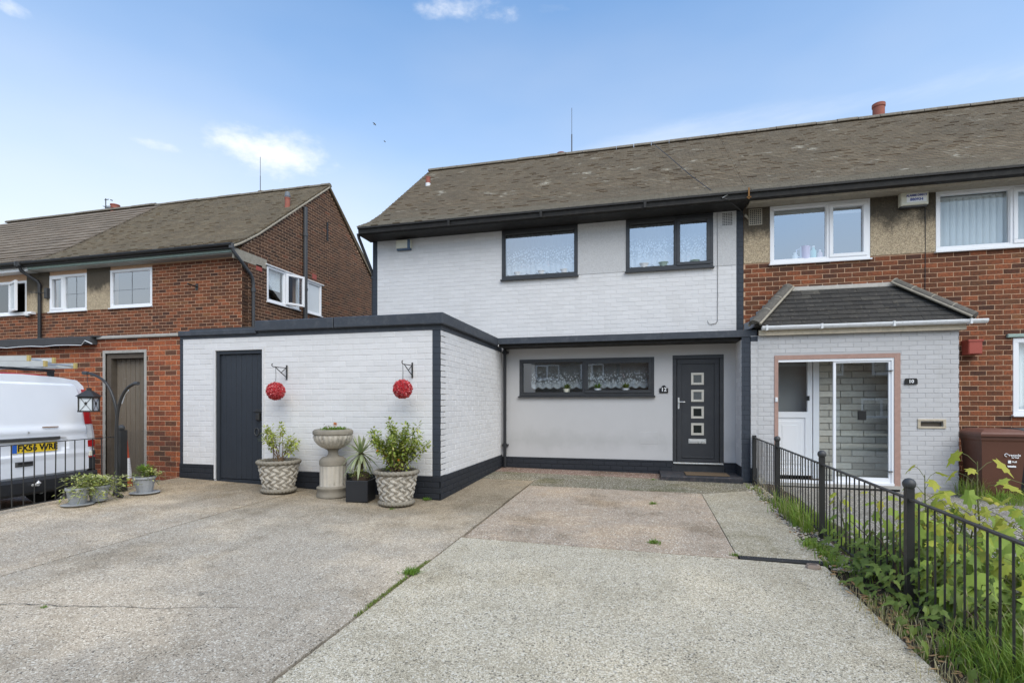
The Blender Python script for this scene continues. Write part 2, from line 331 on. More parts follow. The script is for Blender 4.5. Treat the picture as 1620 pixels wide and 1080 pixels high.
leafmat('yucca_leaf', (.20, .27, .13), (.42, .44, .26), (.30, .36, .19), .15)
leafmat('dead_leaf', (.30, .17, .08), (.40, .25, .12), (.2, .11, .06), .1)
leafmat('moss_green', (.10, .15, .03), (.17, .22, .05), (.26, .26, .08), .15)
leafmat('bush_far', (.05, .09, .025), (.08, .13, .035), (.04, .07, .02), .2)
plain('petal_orange', (.80, .30, .03), .6, .3, 40)
leafmat('petal_red', (.74, .07, .085), (.48, .03, .045), (.90, .36, .36), .1)
plain('petal_dark', (.34, .025, .035), .6, .3, 60)
def van_paint():
    q = NT('van_paint'); c = q.mix(q.noise(3, 5), (.80, .82, .86), (.75, .77, .81))
    c = q.mix(q.math('MULTIPLY', q.ramp(q.noise(7, 6, .75), .6, .8), .25), c, (.5, .47, .4))
    q.fin(c, .3, 0, .5); q.b.inputs['Coat Weight'].default_value = .4; MATS['van_paint'] = q.m
van_paint()
plain('rust', (.30, .15, .05), .9, .5, 60)
plain('lamp_red', (.42, .012, .015), .15, .2, 20, spec=.7)
plain('lamp_clear', (.62, .62, .63), .12, .2, 30, spec=.7)
plain('cap_yellow', (.50, .38, .14), .6, .3, 9)
plain('plate_yellow', (.82, .56, .03), .4, .1, 5)
plain('plate_blue', (.03, .13, .5), .4, .1, 5)
plain('bin_brown', (.125, .052, .032), .5, .2, 6)
plain('bin_lid', (.16, .07, .05), .5, .2, 6)
plain('bin_black', (.016, .018, .024), .5, .2, 6)
def stone_pot():
    q = NT('stone_pot'); c = q.mix(q.noise(7, 6, .7), (.56, .51, .43), (.36, .325, .27))
    c = q.mix(q.math('MULTIPLY', q.ramp(q.noise(5, 6, .75, (1, 1, .8)), .52, .7), .75), c, (.10, .09, .072))
    q.bump(q.noise(80, 4, .7), .5, .005); MATS['stone_pot'] = q.fin(c, .92, 0, .2)
    q = NT('stone_dark'); c = q.mix(q.noise(9, 6, .7), (.31, .275, .22), (.14, .125, .10)); q.bump(q.noise(80, 4, .7), .5, .005); MATS['stone_dark'] = q.fin(c, .92, 0, .2)
    q = NT('stone_clad'); r = q.rnd(); c = q.cramp(r, [(0, (.66, .63, .55)), (.3, (.50, .475, .41)), (.6, (.74, .70, .60)), (.85, (.36, .335, .29)), (1, (.6, .55, .45))])
    c = q.mix(q.math('MULTIPLY', q.noise(13, 6, .7), .6), c, (.24, .225, .195)); q.bump(q.noise(25, 5, .7), .8, .01); MATS['stone_clad'] = q.fin(c, .9, 0, .2)
stone_pot()

# ------------------------------------------------------------------ mesh helpers
class Fr:
    """wall frame: a runs along the wall, b is height, n points out of the wall"""
    def __init__(s, o, a, n): s.o, s.a, s.nn = Vector(o), Vector(a), Vector(n); s.rz = math.atan2(s.a.y, s.a.x)
    def p(s, a, b, n=0): return s.o + s.a * a + s.nn * n + Vector((0, 0, b))
def front(Y): return Fr((0, Y, 0), (1, 0, 0), (0, -1, 0))
def sideE(X): return Fr((X, 0, 0), (0, 1, 0), (1, 0, 0))
def sideW(X): return Fr((X, 0, 0), (0, -1, 0), (-1, 0, 0))
XY = Fr((0, 0, 0), (1, 0, 0), (0, -1, 0))
class MB:
    def __init__(s): s.v, s.f, s.r, s.mi, s.uv = [], [], [], [], {}
    def face(s, pts, r=0, mi=0):
        i = len(s.v); s.v += [tuple(p) for p in pts]; s.f.append(tuple(range(i, i + len(pts)))); s.r.append(r); s.mi.append(mi)
    def faces(s, verts, faces, r=0, mi=0):
        i = len(s.v); s.v += [tuple(p) for p in verts]
        for q in faces: s.f.append(tuple(i + k for k in q)); s.r.append(r); s.mi.append(mi)
    def box(s, F, a0, a1, b0, b1, n0, n1, r=0, mi=0, ch=0):
        """box in a wall frame; ch chamfers the outward face"""
        P = F.p
        if ch:
            v = [P(a0, b0, n0), P(a1, b0, n0), P(a1, b1, n0), P(a0, b1, n0), P(a0, b0, n1 - ch), P(a1, b0, n1 - ch), P(a1, b1, n1 - ch), P(a0, b1, n1 - ch),
                 P(a0 + ch, b0 + ch, n1), P(a1 - ch, b0 + ch, n1), P(a1 - ch, b1 - ch, n1), P(a0 + ch, b1 - ch, n1)]
            f = [(8, 9, 10, 11)]
            for i in range(4):
                j = (i + 1) % 4; f += [(4 + i, 4 + j, 8 + j, 8 + i), (i, j, 4 + j, 4 + i)]
            s.faces(v, f, r, mi); return
        v = [P(a0, b0, n0), P(a1, b0, n0), P(a1, b1, n0), P(a0, b1, n0), P(a0, b0, n1), P(a1, b0, n1), P(a1, b1, n1), P(a0, b1, n1)]
        s.faces(v, [(4, 5, 6, 7), (1, 0, 3, 2), (0, 4, 7, 3), (5, 1, 2, 6), (7, 6, 2, 3), (0, 1, 5, 4)], r, mi)
    def wbox(s, x0, x1, y0, y1, z0, z1, r=0, mi=0, ch=0): s.box(XY, x0, x1, z0, z1, -y1, -y0, r, mi, ch)
    def prism(s, pts, d, r=0, mi=0):
        """closed polygon pts (3-D, counter-clockwise seen against d) pushed along vector d"""
        d = Vector(d); n = len(pts); a = [Vector(p) for p in pts]; b = [p + d for p in a]
        s.faces(a + b, [tuple(range(n))[::-1], tuple(range(n, 2 * n))] + [(i, (i + 1) % n, n + (i + 1) % n, n + i) for i in range(n)], r, mi)
    def tube(s, pts, rad, n=8, caps=True, r=0, mi=0, square=False):
        pts = [Vector(p) for p in pts]; rad = rad if isinstance(rad, (list, tuple)) else [rad] * len(pts); base = len(s.v)
        up = None
        for i, p in enumerate(pts):
            t = (pts[min(i + 1, len(pts) - 1)] - pts[max(i - 1, 0)]).normalized()
            if up is None: up = Vector((0, 0, 1)) if abs(t.z) < .9 else Vector((1, 0, 0))
            x = t.cross(up)
            if x.length < 1e-4: x = t.cross(Vector((0, 1, 0)))
            x.normalize(); y = x.cross(t).normalized(); up = y
            for k in range(n):
                an = 2 * math.pi * (k + (.5 if square else 0)) / n; q = rad[i] * (1.414 if square else 1)
                s.v.append(tuple(p + x * math.cos(an) * q + y * math.sin(an) * q))
        for i in range(len(pts) - 1):
            for k in range(n):
                a, b = base + i * n + k, base + i * n + (k + 1) % n
                s.f.append((a, b, b + n, a + n)); s.r.append(r); s.mi.append(mi)
        if caps:
            s.f.append(tuple(base + k for k in range(n))[::-1]); s.f.append(tuple(base + (len(pts) - 1) * n + k for k in range(n))); s.r += [r, r]; s.mi += [mi, mi]
    def lathe(s, prof, c=(0, 0, 0), n=32, mod=None, r=0, mi=0):
        """prof: (radius, z); mod(theta, i) scales the radius"""
        base = len(s.v)
        for i, (rr, z) in enumerate(prof):
            for k in range(n):
                th = 2 * math.pi * k / n; q = rr * (mod(th, i) if mod else 1)
                s.v.append((c[0] + q * math.cos(th), c[1] + q * math.sin(th), c[2] + z))
        for i in range(len(prof) - 1):
            for k in range(n):
                a, b = base + i * n + k, base + i * n + (k + 1) % n
                s.f.append((a, b, b + n, a + n)); s.r.append(r); s.mi.append(mi)
    def build(s, name, mat, parent=None, smooth=False, kind=None, rnd=False):
        me = bpy.data.meshes.new(name); me.from_pydata(s.v, [], s.f)
        ms = mat if isinstance(mat, (list, tuple)) else [mat]
        for q in ms: me.materials.append(MATS[q])
        if len(ms) > 1: me.polygons.foreach_set('material_index', s.mi)
        if rnd:
            at = me.attributes.new('rnd', 'FLOAT', 'FACE'); at.data.foreach_set('value', s.r)
        if smooth: me.polygons.foreach_set('use_smooth', [True] * len(me.polygons))
        me.update(); return link(name, me, parent, kind)
def link(name, me, parent=None, kind=None):
    o = bpy.data.objects.new(name, me); COL.objects.link(o)
    if parent: hang(o, parent)
    if kind: o['kind'] = kind
    return o
WORLD = {}
def hang(o, parent):
    """parent keeps its own place; children are modelled in place coordinates"""
    o.parent = parent; o.matrix_parent_inverse = WORLD.get(parent.name, Matrix.Identity(4)).inverted()
def thing(name, label, cat, loc=(0, 0, 0), group=None, rz=0):
    o = bpy.data.objects.new(name, None); COL.objects.link(o); o.empty_display_size = .1
    o.location = loc; o.rotation_euler = (0, 0, rz); WORLD[o.name] = Matrix.Translation(Vector(loc)) @ Matrix.Rotation(rz, 4, 'Z')
    tag(o, label, cat, group); return o
def tag(o, label, cat, group=None):
    o['label'] = label; o['category'] = cat
    if group: o['group'] = group
    return o
def struct(o): o['kind'] = 'structure'; return o
def smooth(o, ang=40):
    for p in o.data.polygons: p.use_smooth = True
    try:
        o.data.set_sharp_from_angle(angle=R(ang))
    except Exception: pass
    return o
def text_obj(name, body, size, mat, parent, F, a, b, n, depth=.002, bold=0, sx=1, align='CENTER'):
    cu = bpy.data.curves.new('txt', 'FONT'); cu.body = body; cu.size = size; cu.align_x = align; cu.align_y = 'CENTER'; cu.extrude = depth; cu.offset = bold; cu.resolution_u = 2
    t = bpy.data.objects.new('txt', cu); COL.objects.link(t); bpy.context.view_layer.update()
    me = bpy.data.meshes.new_from_object(t.evaluated_get(bpy.context.evaluated_depsgraph_get())); bpy.data.objects.remove(t); bpy.data.curves.remove(cu)
    for v in me.vertices:
        q = F.p(a + v.co.x * sx, b + v.co.y, n + v.co.z); v.co = q
    me.materials.clear(); me.materials.append(MATS[mat]); me.name = name
    return link(name, me, parent)
def wall(F, rects, holes, thick, mat, parent, name='wall'):
    """plate with openings: front face, back face and reveals"""
    mb = MB()
    for (a0, a1, b0, b1) in rects:
        hs = [(max(h[0], a0), min(h[1], a1), max(h[2], b0), min(h[3], b1)) for h in holes if h[0] < a1 and h[1] > a0 and h[2] < b1 and h[3] > b0]
        A = sorted({a0, a1} | {h[0] for h in hs} | {h[1] for h in hs}); B = sorted({b0, b1} | {h[2] for h in hs} | {h[3] for h in hs})
        solid = lambda i, j: 0 <= i < len(A) - 1 and 0 <= j < len(B) - 1 and not any(h[0] <= (A[i] + A[i + 1]) / 2 <= h[1] and h[2] <= (B[j] + B[j + 1]) / 2 <= h[3] for h in hs)
        P = F.p; t = -thick
        for i in range(len(A) - 1):
            for j in range(len(B) - 1):
                if not solid(i, j): continue
                x0, x1, y0, y1 = A[i], A[i + 1], B[j], B[j + 1]
                mb.face([P(x0, y0), P(x1, y0), P(x1, y1), P(x0, y1)]); mb.face([P(x1, y0, t), P(x0, y0, t), P(x0, y1, t), P(x1, y1, t)])
                if not solid(i - 1, j): mb.face([P(x0, y0, t), P(x0, y0), P(x0, y1), P(x0, y1, t)])
                if not solid(i + 1, j): mb.face([P(x1, y0), P(x1, y0, t), P(x1, y1, t), P(x1, y1)])
                if not solid(i, j - 1): mb.face([P(x0, y0, t), P(x1, y0, t), P(x1, y0), P(x0, y0)])
                if not solid(i, j + 1): mb.face([P(x0, y1), P(x1, y1), P(x1, y1, t), P(x0, y1, t)])
    return mb.build(name, mat, parent)

BRICK_MESH = {}
def unit_brick(mat, L, Hh, pr):
    k = (mat, L, Hh, pr)
    if k not in BRICK_MESH:
        mb = MB(); mb.box(XY, -L / 2, L / 2, -Hh / 2, Hh / 2, -.01, pr, ch=.0035); BRICK_MESH[k] = mb
        me = bpy.data.meshes.new('brick'); me.from_pydata(mb.v, [], mb.f); me.materials.append(MATS[mat]); BRICK_MESH[k] = me
    return BRICK_MESH[k]
def lay_bricks(zones, parent, limit=300, name='brick', pr=.005, course=.0864, length=.24, joint=.012, wob=.0015):
    """zones: (frame, a0, a1, b0, b1, holes, material, top(a) or None). One stretcher-bond lattice per frame.
    The bricks that show largest become objects of their own; the others are joined."""
    allb = []
    for (F, a0, a1, b0, b1, holes, mat, top) in zones:
        j0 = math.floor(b0 / course); j1 = math.ceil(b1 / course)
        for j in range(j0, j1):
            z0, z1 = max(j * course + joint / 2, b0), min((j + 1) * course - joint / 2, b1)
            if z1 - z0 < .02: continue
            zm = (z0 + z1) / 2; cuts = []
            for h in holes:
                ov = min(z1, h[3]) - max(z0, h[2])
                if ov > .3 * (z1 - z0): cuts.append((h[0], h[1]))
            i0 = math.floor(a0 / length) - 1; i1 = math.ceil(a1 / length) + 1
            for i in range(i0, i1):
                s0 = (i + (.5 if j % 2 else 0)) * length + joint / 2; s1 = s0 + length - joint
                segs = [(max(s0, a0), min(s1, a1))]
                for c0, c1 in cuts:
                    ns = []
                    for q0, q1 in segs:
                        if c1 <= q0 or c0 >= q1: ns.append((q0, q1))
                        else: ns += [(q0, c0), (c1, q1)]
                    segs = ns
                for q0, q1 in segs:
                    if q1 - q0 < .02: continue
                    t1 = z1
                    if top:
                        tt = min(top(q0), top(q1)); t1 = min(z1, tt)
                        if t1 - z0 < .02: continue
                    c = F.p((q0 + q1) / 2, (z0 + t1) / 2); pj = proj(c)
                    if not pj or not (-900 < pj[0] < 2900): continue
                    size = (q1 - q0) / pj[2] if (0 < pj[0] < 1620 and 0 < pj[1] < 1080) else 0
                    allb.append((size, F, q0, q1, z0, t1, mat))
    allb.sort(key=lambda q: -q[0])
    L, Hh = length - joint, course - joint
    for k, (sz, F, q0, q1, z0, z1, mat) in enumerate(allb[:limit]):
        me = unit_brick(mat, L, Hh, pr); o = link(name, me); hang(o, parent)
        o.location = F.p((q0 + q1) / 2, (z0 + z1) / 2, random.uniform(-wob, wob)); o.rotation_euler = (0, random.uniform(-.004, .004), F.rz)
        o.scale = ((q1 - q0) / L, 1, (z1 - z0) / Hh)
    rest = {}
    for (sz, F, q0, q1, z0, z1, mat) in allb[limit:]:
        rest.setdefault(mat, MB()).box(F, q0, q1, z0, z1, -.01, pr + random.uniform(-wob, wob), r=random.random(), ch=.0035)
    for mat, mb in rest.items(): mb.build('brickwork', mat, parent, kind='stuff', rnd=True)

TILE_MESH = {}
def lay_tiles(prof, x0, x1, parent, mat, gauge=.11, width=.17, limit=300, name='tile', xlim=None, thick=.024, lap=1.6, tail=True):
    """courses of plain tiles up a front slope given as (y, z) points from eaves to ridge; xlim(y) -> (x0, x1) trims hips"""
    seg = []; tot = 0
    for (p, q) in zip(prof[:-1], prof[1:]):
        l = math.hypot(q[0] - p[0], q[1] - p[1]); seg.append((tot, l, p, q)); tot += l
    def at(s):
        for (t0, l, p, q) in seg:
            if s <= t0 + l or (t0, l, p, q) == seg[-1]:
                k = (s - t0) / l; return p[0] + (q[0] - p[0]) * k, p[1] + (q[1] - p[1]) * k, math.atan2(q[1] - p[1], q[0] - p[0])
    out = []; n = int(tot / gauge)
    for j in range(n):
        y, z, an = at(j * gauge); ln = min(gauge * lap, tot - j * gauge + .02)
        lo, hi = (x0, x1) if not xlim else xlim(y)
        i0 = math.floor(lo / width) - 1; i1 = math.ceil(hi / width) + 1
        for i in range(i0, i1):
            s0 = (i + (.5 if j % 2 else 0)) * width; s1 = s0 + width - .004; s0, s1 = max(s0, lo), min(s1, hi)
            if s1 - s0 < .03: continue
            c = Vector(((s0 + s1) / 2, y, z)); pj = proj(c)
            if not pj or not (-900 < pj[0] < 2600): continue
            size = 1 / pj[2] if (0 < pj[0] < 1620 and 0 < pj[1] < 1080) else 0
            out.append((size, c, s1 - s0, ln, an))
    out.sort(key=lambda q: -q[0])
    mats = [mat, 'tile_tail_glint'] if tail else [mat]
    def tile_geo(mb, c, w, ln, an, r, lift):
        ca, sa = math.cos(an), math.sin(an); d = Vector((0, ca, sa)); nn = Vector((0, -sa, ca)); x = Vector((w / 2, 0, 0))
        a = c + nn * (thick * 1.35 + lift); b = c + d * ln + nn * (thick * .45)
        v = [a - x, a + x, b + x, b - x, a - x - nn * thick, a + x - nn * thick, b + x - nn * thick, b - x - nn * thick]
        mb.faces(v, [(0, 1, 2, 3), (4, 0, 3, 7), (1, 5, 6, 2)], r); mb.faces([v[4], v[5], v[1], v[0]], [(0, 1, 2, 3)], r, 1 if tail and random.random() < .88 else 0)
    for (sz, c, w, ln, an) in out[:limit]:
        key = (mat, round(w, 2), round(ln, 3), round(an, 3), random.randint(0, 2))
        if key not in TILE_MESH:
            mb = MB(); tile_geo(mb, Vector((0, 0, 0)), w, ln, an, 0, 0)
            me = bpy.data.meshes.new('tile'); me.from_pydata(mb.v, [], mb.f)
            for q in mats: me.materials.append(MATS[q])
            me.polygons.foreach_set('material_index', mb.mi); TILE_MESH[key] = me
        o = link(name, TILE_MESH[key]); hang(o, parent); o.location = c + Vector((0, 0, random.uniform(0, .004))); o.rotation_euler = (random.uniform(-.012, .012), random.uniform(-.006, .006), 0)
    mb = MB()
    for (sz, c, w, ln, an) in out[limit:]: tile_geo(mb, c, w, ln, an, random.random(), random.uniform(-.001, .004))
    if mb.f: mb.build('tiling', mats, parent, kind='stuff', rnd=True)

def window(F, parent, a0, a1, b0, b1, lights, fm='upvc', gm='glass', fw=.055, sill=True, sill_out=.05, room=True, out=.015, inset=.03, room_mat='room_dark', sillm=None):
    """lights: (a0, a1, kind) with kind 'fix', 'sash' or 'none'. Part 'window' is the outer frame; sashes, panes and sill are its sub-parts"""
    mb = MB()
    mb.box(F, a0, a1, b1 - fw, b1, -.07, out, ch=.004); mb.box(F, a0, a1, b0, b0 + fw, -.07, out, ch=.004)
    mb.box(F, a0, a0 + fw, b0 + fw, b1 - fw, -.07, out - .001, ch=.004); mb.box(F, a1 - fw, a1, b0 + fw, b1 - fw, -.07, out - .001, ch=.004)
    for q in lights[:-1]: mb.box(F, q[1] - fw * .45, q[1] + fw * .45, b0 + fw, b1 - fw, -.07, out - .002, ch=.004)
    w = mb.build('window', fm, parent)
    for (q0, q1, kind) in lights:
        i0 = q0 + (fw if abs(q0 - a0) < .001 else fw * .45); i1 = q1 - (fw if abs(q1 - a1) < .001 else fw * .45); j0, j1 = b0 + fw, b1 - fw
        if kind == 'none': continue
        if kind == 'sash':
            m2 = MB(); s = .05; e = .012
            m2.box(F, i0 - e, i1 + e, j1 - s, j1 + e, -.05, out + .016, ch=.005); m2.box(F, i0 - e, i1 + e, j0 - e, j0 + s, -.05, out + .016, ch=.005)
            m2.box(F, i0 - e, i0 + s, j0 + s, j1 - s, -.05, out + .015, ch=.005); m2.box(F, i1 - s, i1 + e, j0 + s, j1 - s, -.05, out + .015, ch=.005)
            m2.build('sash', fm, w); i0 += s; i1 -= s; j0 += s; j1 -= s
        else:
            m2 = MB(); s = .014
            for (x0, x1, y0, y1) in ((i0, i1, j1 - s, j1), (i0, i1, j0, j0 + s), (i0, i0 + s, j0 + s, j1 - s), (i1 - s, i1, j0 + s, j1 - s)): m2.box(F, x0, x1, y0, y1, -.06, out - .02)
            m2.build('bead', fm, w)
        g = MB(); g.face([F.p(i0 - .005, j0 - .005, -inset), F.p(i1 + .005, j0 - .005, -inset), F.p(i1 + .005, j1 + .005, -inset), F.p(i0 - .005, j1 + .005, -inset)]); g.build('pane', gm, w)
    if sill:
        m3 = MB(); m3.prism([F.p(a0 - .02, b0 - .035, -.05), F.p(a0 - .02, b0 - .035, sill_out), F.p(a0 - .02, b0 - .012, sill_out), F.p(a0 - .02, b0 - .001, 0), F.p(a0 - .02, b0 - .001, -.05)], F.a * (a1 - a0 + .04)); m3.build('sill', sillm or fm, w)
    if room:
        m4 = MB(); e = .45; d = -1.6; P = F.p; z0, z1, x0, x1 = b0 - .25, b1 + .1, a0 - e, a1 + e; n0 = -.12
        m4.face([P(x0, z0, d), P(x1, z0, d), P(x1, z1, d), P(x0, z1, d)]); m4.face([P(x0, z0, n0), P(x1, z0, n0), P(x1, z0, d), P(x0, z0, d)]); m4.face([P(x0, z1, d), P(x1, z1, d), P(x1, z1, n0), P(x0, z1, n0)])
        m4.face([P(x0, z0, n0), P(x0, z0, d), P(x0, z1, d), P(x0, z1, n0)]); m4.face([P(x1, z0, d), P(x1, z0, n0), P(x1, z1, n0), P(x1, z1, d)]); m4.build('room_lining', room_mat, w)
    return w
def curtain(name, label, F, a0, a1, b0, b1, n, mat, folds=14, amp=.012, scallop=0):
    mb = MB(); N = 160; uv = []
    def pt(i, t):
        a = a0 + (a1 - a0) * i / N; zb = b0 + (abs(math.sin(math.pi * (a - a0) / scallop)) * -.045 + .045 if scallop else 0)
        return F.p(a, zb + (b1 - zb) * t, n + amp * math.sin(i / N * folds * 2 * math.pi + 1.3 * math.sin(i * .11)) * (1 - .3 * t))
    for i in range(N):
        for k in range(2):
            mb.face([pt(i, k / 2), pt(i + 1, k / 2), pt(i + 1, k / 2 + .5), pt(i, k / 2 + .5)]); uv += [(i / N, k / 2), ((i + 1) / N, k / 2), ((i + 1) / N, k / 2 + .5), (i / N, k / 2 + .5)]
    o = mb.build(name, mat); ul = o.data.uv_layers.new(name='UVMap')
    for i, q in enumerate(uv): ul.data[i].uv = q
    return tag(o, label, 'curtain')
def leaf_faces(mb, c, d, up, L, Wd, r, kind='oval', fold=.25, droop=.2):
    d = d.normalized(); s = d.cross(up)
    if s.length < 1e-3: s = d.cross(Vector((1, 0, 0)))
    s.normalize(); u = s.cross(d).normalized()
    if kind == 'oval': pts = [(.0, 0), (.3, .42), (.65, .40), (1, 0)]
    elif kind == 'syc': pts = [(0, 0), (-.10, .34), (.18, .40), (.30, .78), (.42, .42), (.62, .52), (.66, .20), (1, 0)]
    elif kind == 'ivy': pts = [(0, 0), (-.16, .30), (.08, .52), (.30, .62), (.40, .30), (.62, .28), (1, 0)]
    elif kind == 'blade': pts = [(0, .05), (.5, .5), (1, 0)]
    m = [(x, 0) for x, y in pts]
    f = lambda x, y, sg: c + d * (x * L) + s * (sg * y * Wd) + u * (-fold * abs(y) * Wd - droop * L * x * x)
    for sg in (1, -1):
        top = [f(x, y, sg) for x, y in pts]
        if kind in ('syc', 'ivy'):
            mid = f(.22, 0, 1)
            for i in range(len(pts) - 1):
                tri = [mid, top[i], top[i + 1]]; mb.face(tri if sg < 0 else tri[::-1], r)
        else:
            q = [f(0, 0, 1)] + top[1:] if kind != 'blade' else top + [f(0, 0, 1)]
            mb.face(q if sg < 0 else q[::-1], r)
def rv(a, b): return random.uniform(a, b)
def gz(x, y):
    g = -.012 * (x + 2.88) if x > -2.88 else -.037 * (x + 2.88)
    return .023 * (y - 7.07) + g
# ================================================================== GROUND
def sheet(name, xs, ys, zf, mat, parent=None):
    mb = MB(); nx, ny = len(xs), len(ys); mb.v = [(x, y, zf(x, y)) for y in ys for x in xs]
    for j in range(ny - 1):
        for i in range(nx - 1): mb.f.append((j * nx + i, j * nx + i + 1, (j + 1) * nx + i + 1, (j + 1) * nx + i)); mb.r.append(0); mb.mi.append(0)
    return mb.build(name, mat, parent)
def gbase(x, y):
    if x < -7.47 and y < 7.0: return -.10 + .012 * (y - 5)
    xx = min(max(x, -8), 9); yy = min(max(y, -4), 12)
    return gz(xx, yy) - .07
xs = [-900, -200, -60, -25, -16, -12, -9.5, -7.48, -7.46, -6, -4, -2.88, -1, 1, 3, 5, 8, 12, 25, 60, 200, 900]
ys = [-900, -200, -60, -30, -20, -12, -8, -4, -2, 0, 2, 4, 5.5, 6.9, 7.02, 8, 10, 12, 16, 25, 60, 200, 900]
struct(sheet('ground', xs, ys, gbase, 'conc_neighbour'))
drive = bpy.data.objects.new('driveway', None); COL.objects.link(drive); drive['kind'] = 'structure'; WORLD[drive.name] = Matrix.Identity(4)
def slab(c00, c10, c11, c01, mat, name='slab', dz=0, n=26, parent=drive, th=.10, wear=.004):
    """four plan corners, counter-clockwise; follows the fall of the yard; edges rounded and sides closed"""
    c = [Vector(q + (0,)) for q in (c00, c10, c11, c01)]; mb = MB(); g = {}
    for j in range(n + 1):
        for i in range(n + 1):
            u, v = i / n, j / n; p = (c[0] * (1 - u) + c[1] * u) * (1 - v) + (c[3] * (1 - u) + c[2] * u) * v
            edge = i in (0, n) or j in (0, n)
            wob = wear * (noise.noise((p.x * .9, p.y * .9, 3)) * 1.2)
            if edge:
                p.x += noise.noise((p.x * 3, p.y * 3, 7)) * .004; p.y += noise.noise((p.x * 3, p.y * 3, 9)) * .004
            g[i, j] = len(mb.v); mb.v.append((p.x, p.y, gz(p.x, p.y) + dz + wob - (.006 if edge else 0)))
    for j in range(n):
        for i in range(n): mb.f.append((g[i, j], g[i + 1, j], g[i + 1, j + 1], g[i, j + 1])); mb.r.append(0); mb.mi.append(0)
    ring = [(i, 0) for i in range(n)] + [(n, j) for j in range(n)] + [(i, n) for i in range(n, 0, -1)] + [(0, j) for j in range(n, 0, -1)]
    low = {}
    for q in ring: x, y, z = mb.v[g[q]]; low[q] = len(mb.v); mb.v.append((x, y, z - th))
    for k, q in enumerate(ring):
        w = ring[(k + 1) % len(ring)]; mb.f.append((low[q], low[w], g[w], g[q])); mb.r.append(0); mb.mi.append(0)
    o = mb.build(name, mat, parent); smooth(o, 35); return o
slab((-7.42, -2.5), (-5.135, -2.5), (-5.135, 7.06), (-7.62, 7.06), 'conc_left')
# the wide middle slab is cracked across: two pieces that almost meet
slab((-5.117, -2.5), (-2.082, -2.5), (-1.903, 7.03), (-5.117, 7.06), 'conc_mid')
slab((-2.86, 7.045), (-1.925, 7.045), (-1.88, 9.05), (-2.86, 9.05), 'conc_mid')
slab((-2.032, -2.5), (1.62, -2.5), (1.66, 5.33), (-1.916, 5.33), 'conc_front')
slab((-1.888, 5.345), (.915, 5.345), (.93, 8.62), (-1.862, 8.62), 'conc_pink', wear=.007)
slab((.925, 5.47), (1.69, 5.47), (1.78, 9.15), (.94, 8.63), 'conc_side')
slab((-1.868, 8.633), (.94, 8.633), (1.80, 9.16), (-1.868, 9.42), 'conc_moss')
slab((-1.868, 9.432), (1.80, 9.172), (1.92, 9.90), (-2.86, 9.90), 'conc_moss', dz=.002)
slab((-2.86, 9.06), (-1.875, 9.06), (-1.875, 9.42), (-2.86, 9.89), 'conc_moss', dz=.001)
slab((-2.86, 9.912), (1.75, 9.912), (1.75, 10.52), (-2.86, 10.52), 'conc_red', dz=.004)
struct(slab((2.05, -2.5), (9.5, -2.5), (9.5, 9.92), (2.32, 9.92), 'conc_neighbour', 'path', dz=-.035, parent=None, n=14))
struct(sheet('soil_bed', [1.60, 1.72, 1.85, 2.0, 2.2, 2.45, 2.8], [-2.5, 0, 1, 2, 2.6, 3, 3.4, 3.8, 4.2, 4.6, 5, 5.4, 5.8, 6.4, 7, 8, 9, 9.9], lambda x, y: gz(x, y) - .055 + .035 * noise.noise((x * 3, y * 2, 1)) + (.045 if 1.72 < x < 2.4 else 0) + (-.06 if x > 2.5 else 0), 'soil'))
# road and footway behind the camera
mb = MB(); mb.wbox(-60, 60, -4.6, -2.55, -.6, -.235); struct(mb.build('pavement', 'conc_side'))
mb = MB(); mb.wbox(-60, 60, -11.5, -4.62, -.8, -.345); struct(mb.build('road', 'asphalt'))
mb = MB(); mb.wbox(-60, 60, -13.6, -11.52, -.6, -.235); struct(mb.build('pavement', 'conc_side'))
# cracks: thin dirt-filled lines with ragged edges
def crack(pts, w, name='crack'):
    mb = MB(); P = []
    for (p, q) in zip(pts[:-1], pts[1:]):
        m = max(2, int((Vector(q) - Vector(p)).length / .035))
        for k in range(m): P.append(Vector(p).lerp(Vector(q), k / m))
    P.append(Vector(pts[-1])); n = len(P); prev = None
    for i, p in enumerate(P):
        t = (P[min(i + 1, n - 1)] - P[max(i - 1, 0)]).normalized(); s = Vector((-t.y, t.x)); j = noise.noise((i * .35, 2, 5)) * .022 + noise.noise((i * .09, 4, 5)) * .05
        ww = w * (.5 + abs(noise.noise((i * .6, 9, 1))) * 1.4) * (1 - (i / n) ** 3); c = p + s * j
        a, b = c + s * ww, c - s * ww; cur = [Vector((q.x, q.y, gz(q.x, q.y) + .0065)) for q in (a, b)]
        if prev: mb.face([prev[0], prev[1], cur[1], cur[0]])
        prev = cur
    return mb.build(name, 'joint_dirt', drive)
crack([(-5.10, 2.50), (-4.5, 2.70), (-3.83, 2.84), (-3.3, 3.02), (-2.81, 3.17), (-2.4, 3.2)], .0045)
crack([(-5.12, 2.9), (-5.6, 2.35), (-6.3, 2.0)], .004)
crack([(-1.9, 5.33), (-1.1, 5.9), (.1, 5.75), (.9, 5.6)][:2], .002)
